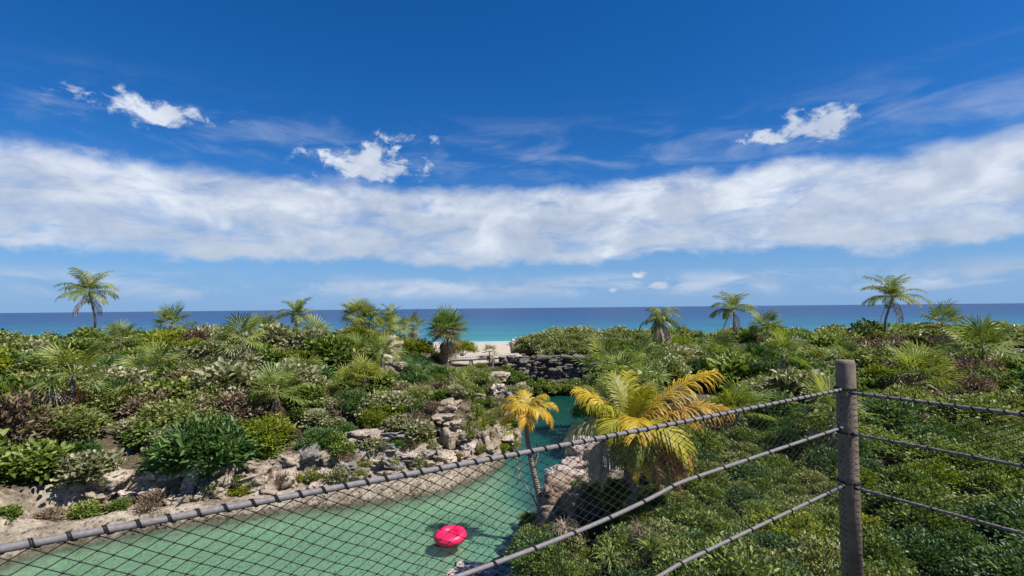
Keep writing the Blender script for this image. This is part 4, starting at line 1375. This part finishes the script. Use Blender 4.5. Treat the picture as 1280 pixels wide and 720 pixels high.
# ---- big yellow palm
pb = at(787, 612, 11.8)
ct = at(787, 540, 11.8) - pb
bp_ = thing('big_palm', 'big yellowing coconut palm with dead hanging fronds on the near bank', 'palm', pb)
link('trunk', trunk_mesh([(0, 0, -.7), (.02, 0, ct.z * .5), ct + Vector((0, 0, .05))], .17, .12, 11), bp_)
BF = [  # yaw (+ = left of the view), rise, bend, length, material, leaflet, hang
    (80, 58, 40, 1.75, 'frond_yellow', .50, 1.0), (100, 40, 112, 1.95, 'frond_pale', .44, 1.3), (60, 66, 62, 1.7, 'frond_green', .46, .6),
    (28, 80, 40, 1.6, 'frond_green', .36, .5), (-22, 80, 44, 1.65, 'frond_lime', .36, .5), (-52, 70, 60, 1.7, 'frond_green', .38, .7),
    (-165, 84, 40, 1.3, 'frond_lime', .34, .5),
    (-84, 54, 44, 2.7, 'frond_yellow', .56, 1.0), (-104, 42, 58, 2.5, 'frond_ruddy', .56, 1.1), (-70, 34, 80, 2.2, 'frond_ruddy', .55, 1.0),
    (172, 60, 120, 1.55, 'frond_yellow', .48, .8), (140, 56, 112, 1.5, 'frond_lime', .46, .9), (-140, 44, 120, 1.85, 'frond_lime', .52, .9), (118, 62, 70, 1.5, 'frond_lime', .48, .9),
    (-118, 24, 110, 1.8, 'frond_ruddy', .52, 1.1), (160, 22, 110, 1.2, 'frond_green', .42, 1.0), (-168, 24, 110, 1.2, 'frond_green', .42, 1.0),
    (112, 18, 118, 1.55, 'frond_dead', .50, 1.7), (128, 8, 96, 1.5, 'frond_dead', .50, 1.8), (98, 6, 112, 1.35, 'frond_dead', .46, 1.7),
    (-126, 2, 92, 1.6, 'frond_rust', .50, 1.6), (-96, 6, 96, 1.75, 'frond_rust', .52, 1.6), (-152, -6, 82, 1.4, 'frond_rust', .42, 1.6),
    (175, -5, 84, 1.2, 'frond_yellow', .40, 1.4)]
for i, (yaw, rise, bend, L, mt, lf_, hg) in enumerate(BF):
    nm = 'dead_frond' if mt in ('frond_dead', 'frond_rust') else 'frond'
    lf = link(nm, frond_mesh(400 + i, L * .93, rise, bend, lf_, 58, hg, .017), bp_, ct + Vector((0, 0, -.08 if nm != 'frond' else 0)), mat=M[mt])
    aim(lf, 0, R(yaw), random.uniform(-.25, .25))
for i in range(5):
    mb = MB(); a_ = i * 1.3
    mb.tube([(math.cos(a_) * .10, math.sin(a_) * .10, ct.z - .75), (math.cos(a_) * .17, math.sin(a_) * .17, ct.z - .4), (math.cos(a_) * .12, math.sin(a_) * .12, ct.z)], [.05, .06, .04], 6)
    link('leaf_sheath', mb.mesh('leaf_sheath', M['dry']), bp_)

# ---- foliage of the near bank
KEEP += [(692, 758, 548, 606, 0, 16.5), (680, 745, 600, 640, 0, 13.2), (640, 690, 500, 652, 0, 18), (765, 812, 575, 612, 0, 11.7)]
NEARMIX = [('near', 'leaf_mid', 'leafy green shrub', 4), ('near', 'leaf_dark', 'dark small-leaved shrub', 3),
           ('near', 'leaf_olive', 'olive small-leaved shrub', 2.2), ('slim', 'leaf_mid', 'narrow-leaved green shrub', 1.2), ('near', 'leaf_lime', 'lime green shrub', 1)]
taken.clear()
scatter(900, (.75, 6.5), (6.2, 10.6), .85, (.5, .85), NEARMIX, 'shrubs below the net', 'the near bank', .22, 'bank_shrub', None, (.85, 1.1))
scatter(600, (.75, 8.0), (10.6, 13.4), .70, (.35, .55), NEARMIX, 'shrubs below the net', 'the near bank', .18, 'bank_shrub', None, (.75, 1.0))
scatter(700, (2.6, 10.0), (13.4, 21.0), .95, (.45, .8), NEARMIX, 'shrubs behind the big palm', 'the bank at the big palm', .7, 'bank_shrub', lambda x, y: x > 3.6 + (y - 13) * .15)
scatter(700, (6.5, 20.0), (4.0, 18.0), 1.25, (.65, 1.05), NEARMIX, 'shrubs along the near bank', 'the near bank away from the palm', .5, 'bank_shrub', None, (.8, 1.0))
for (u, v, Y, r_, mt, lab) in [(748, 624, 12.9, .45, 'leaf_dark', 'dark shrub between the rocks and the big palm trunk'), (724, 624, 13.6, .40, 'leaf_dark', 'dark shrub in the gap behind the jutting boulder'), (765, 626, 11.6, .42, 'leaf_mid', 'green shrub at the foot of the big palm'),
                           (672, 716, 10.6, .62, 'leaf_dark', 'dark shrub spilling over the bank edge to the water'), (668, 690, 11.6, .50, 'leaf_mid', 'green shrub at the bank edge above the water'),
                           (690, 740, 9.0, .6, 'leaf_mid', 'green shrub under the middle cable at the bank edge'), (700, 690, 11.2, .5, 'leaf_olive', 'olive shrub at the bank edge below the rock face')]:
    bush('leafy_shrub', 'near', mt, at(u, v, Y), r_, lab, 'shrub')
for (u, v, Y, s_, mt, lab) in [(706, 668, 11.0, .75, 'frond_dead', 'grey dead grass hanging over the bank edge below cable'), (800, 668, 9.6, .5, 'dry', 'brown dry leaf mop among shrubs below the net')]:
    tuft('dry_grass', at(u, v, Y), s_, mt, lab, 'grass', None, 'thatch', .3)
for i, (u, v, Y, s_, mt, lab) in enumerate([(815, 690, 8.9, .55, 'leaf_mid', 'green strap plant among shrubs below the lowest cable'), (760, 700, 9.0, .5, 'leaf_olive', 'olive strap plant under the middle cable')]):
    tuft('strap_plant', at(u, v, Y), s_, mt, lab, 'plant', None, 'strap', .3)

# ---------------------------------------------------------------- red float
pf_ = atz(563, 672, .10)
fl = thing('inflatable_float', 'round crimson inflatable float drifting on the pale green shallows', 'float', pf_, .4)
mb = MB()
nu, nv = 36, 14
V, Qd = [], []
for i in range(nu):
    a_ = 2 * math.pi * i / nu
    cr = 1 + .012 * math.sin(i * 9 * 2 * math.pi / nu)
    for j in range(nv):
        b_ = 2 * math.pi * j / nv
        rr = (.315 + .16 * math.cos(b_)) * cr
        V.append((rr * math.cos(a_) * 1.04, rr * math.sin(a_) * .98, .15 * math.sin(b_) + .05 + .03 * math.sin(a_ + .8)))
        Qd.append((i * nv + j, ((i + 1) % nu) * nv + j, ((i + 1) % nu) * nv + (j + 1) % nv, i * nv + (j + 1) % nv))
mb.add(V, Qd)
link('tube', mb.mesh('tube', M['red_vinyl'], True), fl)
mb = MB()
V, Qd, T_ = [(0, 0, .10)], [], []
for k_ in range(1, 5):
    for i in range(24):
        a_ = 2 * math.pi * i / 24
        rr = .30 * k_ / 4
        V.append((rr * math.cos(a_), rr * math.sin(a_), .105 + .06 * (k_ / 4) ** 2 + .014 * math.sin(3 * a_ + k_)))
for i in range(24):
    T_.append((0, 1 + i, 1 + (i + 1) % 24))
    for k_ in range(3):
        Qd.append((1 + k_ * 24 + i, 1 + (k_ + 1) * 24 + i, 1 + (k_ + 1) * 24 + (i + 1) % 24, 1 + k_ * 24 + (i + 1) % 24))
mb.add(V, Qd, T_)
link('floor', mb.mesh('floor', M['red_vinyl'], True), fl)
for a_ in (.3, 3.4):
    mb = MB()
    mb.tube([(math.cos(a_ + q) * (.455 + .03 * math.cos(q * 5)), math.sin(a_ + q) * (.445 + .03 * math.cos(q * 5)), .10 + .05 * math.cos(q * 5)) for q in (-.3, -.15, 0, .15, .3)], .011, 6)
    link('grab_handle', mb.mesh('grab_handle', M['red_vinyl'], True), fl)
mb = MB(); mb.tube([(.2, -.24, .195), (.2, -.24, .225)], [.02, .016], 8); link('valve', mb.mesh('valve', M['red_vinyl']), fl)

# ================================================================ lookout deck and net barrier
RD = Vector((.851, .524, 0)).normalized()          # along the rail
ND = Vector((RD.y, -RD.x, 0))                      # inwards, over the deck
P0 = Vector((-.47, 1.43, 0))
S0, S1 = -1.42, 2.78
DECK = 5.4


def rail(s, z):
    return P0 + RD * s + Vector((0, 0, z))


def top_h(s):      # cable heights, with a little sag
    return 6.503 - .014 * math.sin(math.pi * (s - S0) / (S1 - S0)) + .012


def mid_h(s):
    t = s / 1.374
    return 7.0 - (.75 + .115 * (1 - math.exp(-max(0, 1.0 - t) * 2.4)) - .05 * max(0, t - 1.0))


def low_h(s):
    t = s / 1.374
    return 7.0 - (1.085 + .17 * max(0, 1.0 - t) - .06 * max(0, t - 1.0))


barrier = thing('net_barrier', 'rope net barrier strung on three grey cables along the lookout', 'barrier', (0, 0, 0))


def lash_mesh(rad):
    mb = MB()
    for k_ in range(2):
        o_ = (k_ - .5) * .0045
        mb.tube([(o_ + .026 * (i / 10 - .5), math.cos(2 * math.pi * i / 10) * (rad + .0016), math.sin(2 * math.pi * i / 10) * (rad + .0016)) for i in range(11)], .0017, 5)
    return mb.mesh('lashing', M['cord'])


LASH = lash_mesh(.0090)


def cable(fn, rad, pt_fn, s0, s1, parent, lash=True, pitch=.058):
    mb = MB()
    pts = [pt_fn(s, fn(s)) for s in np.linspace(s0, s1, 60)]
    mb.tube(pts, rad, 12)
    c_ = link('cable', mb.mesh('cable', M['cable'], True), parent)
    if lash:
        s = s0 + .02
        i = 0
        while s < s1 - .02:
            a_ = pt_fn(s - .01, fn(s - .01)); b_ = pt_fn(s + .01, fn(s + .01))
            q = (b_ - a_).to_track_quat('X', 'Z')
            o = link('lashing', LASH, c_, pt_fn(s, fn(s)), q.to_euler())
            o.rotation_euler.rotate_axis('X', random.uniform(-.5, .5))
            s += pitch * random.uniform(.93, 1.07)
            i += 1
    return c_


def net(pt_fn, s0, s1, z_top_fn, z_bot, parent, normal, pw=.058, ph=.0335):
    """diamond mesh: cords between knots, a little uneven and bellied"""
    mb = MB()
    ncol = int((s1 - s0) / (pw / 2)); nrow = int((6.5 - z_bot) / (ph / 2))
    K = {}
    for i in range(ncol + 1):
        s = s0 + i * pw / 2
        for j in range(nrow + 1):
            if (i + j) % 2:
                continue
            f = j / nrow
            zt = z_top_fn(s) - .010
            z = zt + (z_bot - zt) * f
            bel = .03 * math.sin(math.pi * f) * math.sin(math.pi * (s - s0) / (s1 - s0)) + .006 * mnoise.noise(Vector((s * 4, z * 6, 0)))
            ds = .005 * mnoise.noise(Vector((s * 7, z * 7, 5))) + .05 * f * f * 0
            K[i, j] = pt_fn(s + ds, z + .004 * mnoise.noise(Vector((s * 8, z * 8, 9)))) - normal * bel
    for (i, j), p in K.items():
        for di in (-1, 1):
            q = K.get((i + di, j + 1))
            if q is not None:
                mb.tube([p, q], .00115, 4, .5, False)
        r_ = .0037
        mb.add([tuple(p + Vector(d) * r_) for d in ((1, 0, 0), (-1, 0, 0), (0, 1, 0), (0, -1, 0), (0, 0, 1), (0, 0, -1))], None,
               [(0, 2, 4), (2, 1, 4), (1, 3, 4), (3, 0, 4), (2, 0, 5), (1, 2, 5), (3, 1, 5), (0, 3, 5)])
    o = link('netting', mb.mesh('netting', M['cord']), parent)
    o['kind'] = 'stuff'
    return o


cable(top_h, .0090, rail, S0, S1, barrier)
cable(mid_h, .0082, rail, S0, S1, barrier, True, .17)
cable(low_h, .0082, rail, S0, S1, barrier, True, .17)
net(rail, S0, S1, top_h, DECK + .07, barrier, ND)
PC = rail(S1, 0)
SIDE = 2.6


def rail2(s, z):
    return PC + ND * s + Vector((0, 0, z))


side = thing('net_barrier', 'rope net barrier turning back from the corner post of lookout', 'barrier', (0, 0, 0))
cable(lambda s: 6.50, .0090, rail2, .03, SIDE, side)
cable(lambda s: 6.27, .0082, rail2, .03, SIDE, side, True, .17)
cable(lambda s: 5.97, .0082, rail2, .03, SIDE, side, True, .17)
net(rail2, .03, SIDE, lambda s: 6.5, DECK + .07, side, RD)

for (pp, lab) in [(rail(S1 + .03, 0), 'round timber corner post of the net barrier'), (rail(S0 - .03, 0), 'round timber end post of the net barrier'), (rail2(SIDE + .04, 0), 'round timber post at the end of side barrier')]:
    o = thing('timber_post', lab, 'post', (pp.x, pp.y, DECK + .02))
    mb = MB(); mb.tube([(0, 0, -.3), (0, 0, .6), (.004, 0, 1.24), (.004, 0, 1.26)], [.055, .053, .05, .043], 14)
    link('shaft', mb.mesh('shaft', M['timber'], True), o)
    for zz in (1.1, .85, .57):
        mb = MB(); mb.tube([(.056 * math.cos(a_ * .5236), .056 * math.sin(a_ * .5236), zz) for a_ in range(13)], .006, 5)
        link('cable_wrap', mb.mesh('cable_wrap', M['cord']), o)

deck = thing('lookout_deck', 'raised timber lookout deck behind the net barrier', 'deck', (0, 0, 0))
pm = MB(); pm.box((0, 0, 0), (.136, 2.9, .04)); pm = pm.mesh('plank', M['timber'])
ang = math.atan2(RD.y, RD.x)
npl = int((S1 - S0) / .14)
for i in range(npl):
    c_ = rail(S0 + .07 + i * .14, DECK - .02) + ND * 1.5
    link('plank', pm, deck, c_, (0, 0, ang))
for nd_ in (.25, 1.5, 2.75):
    mb = MB(); c_ = rail((S0 + S1) / 2, DECK - .131) + ND * nd_
    mb.box(c_, (S1 - S0, .09, .18), Matrix.Rotation(ang, 4, 'Z')); link('joist', mb.mesh('joist', M['timber']), deck)
for s in (S0 + .2, S1 - .2):
    for nd_ in (.42, 2.58):
        c_ = rail(s, 0) + ND * nd_
        zb = hz(c_.x, c_.y)
        mb = MB(); mb.tube([(c_.x, c_.y, zb - .4), (c_.x, c_.y, DECK - .045)], [.11, .10], 10); link('pile', mb.mesh('pile', M['timber'], True), deck)
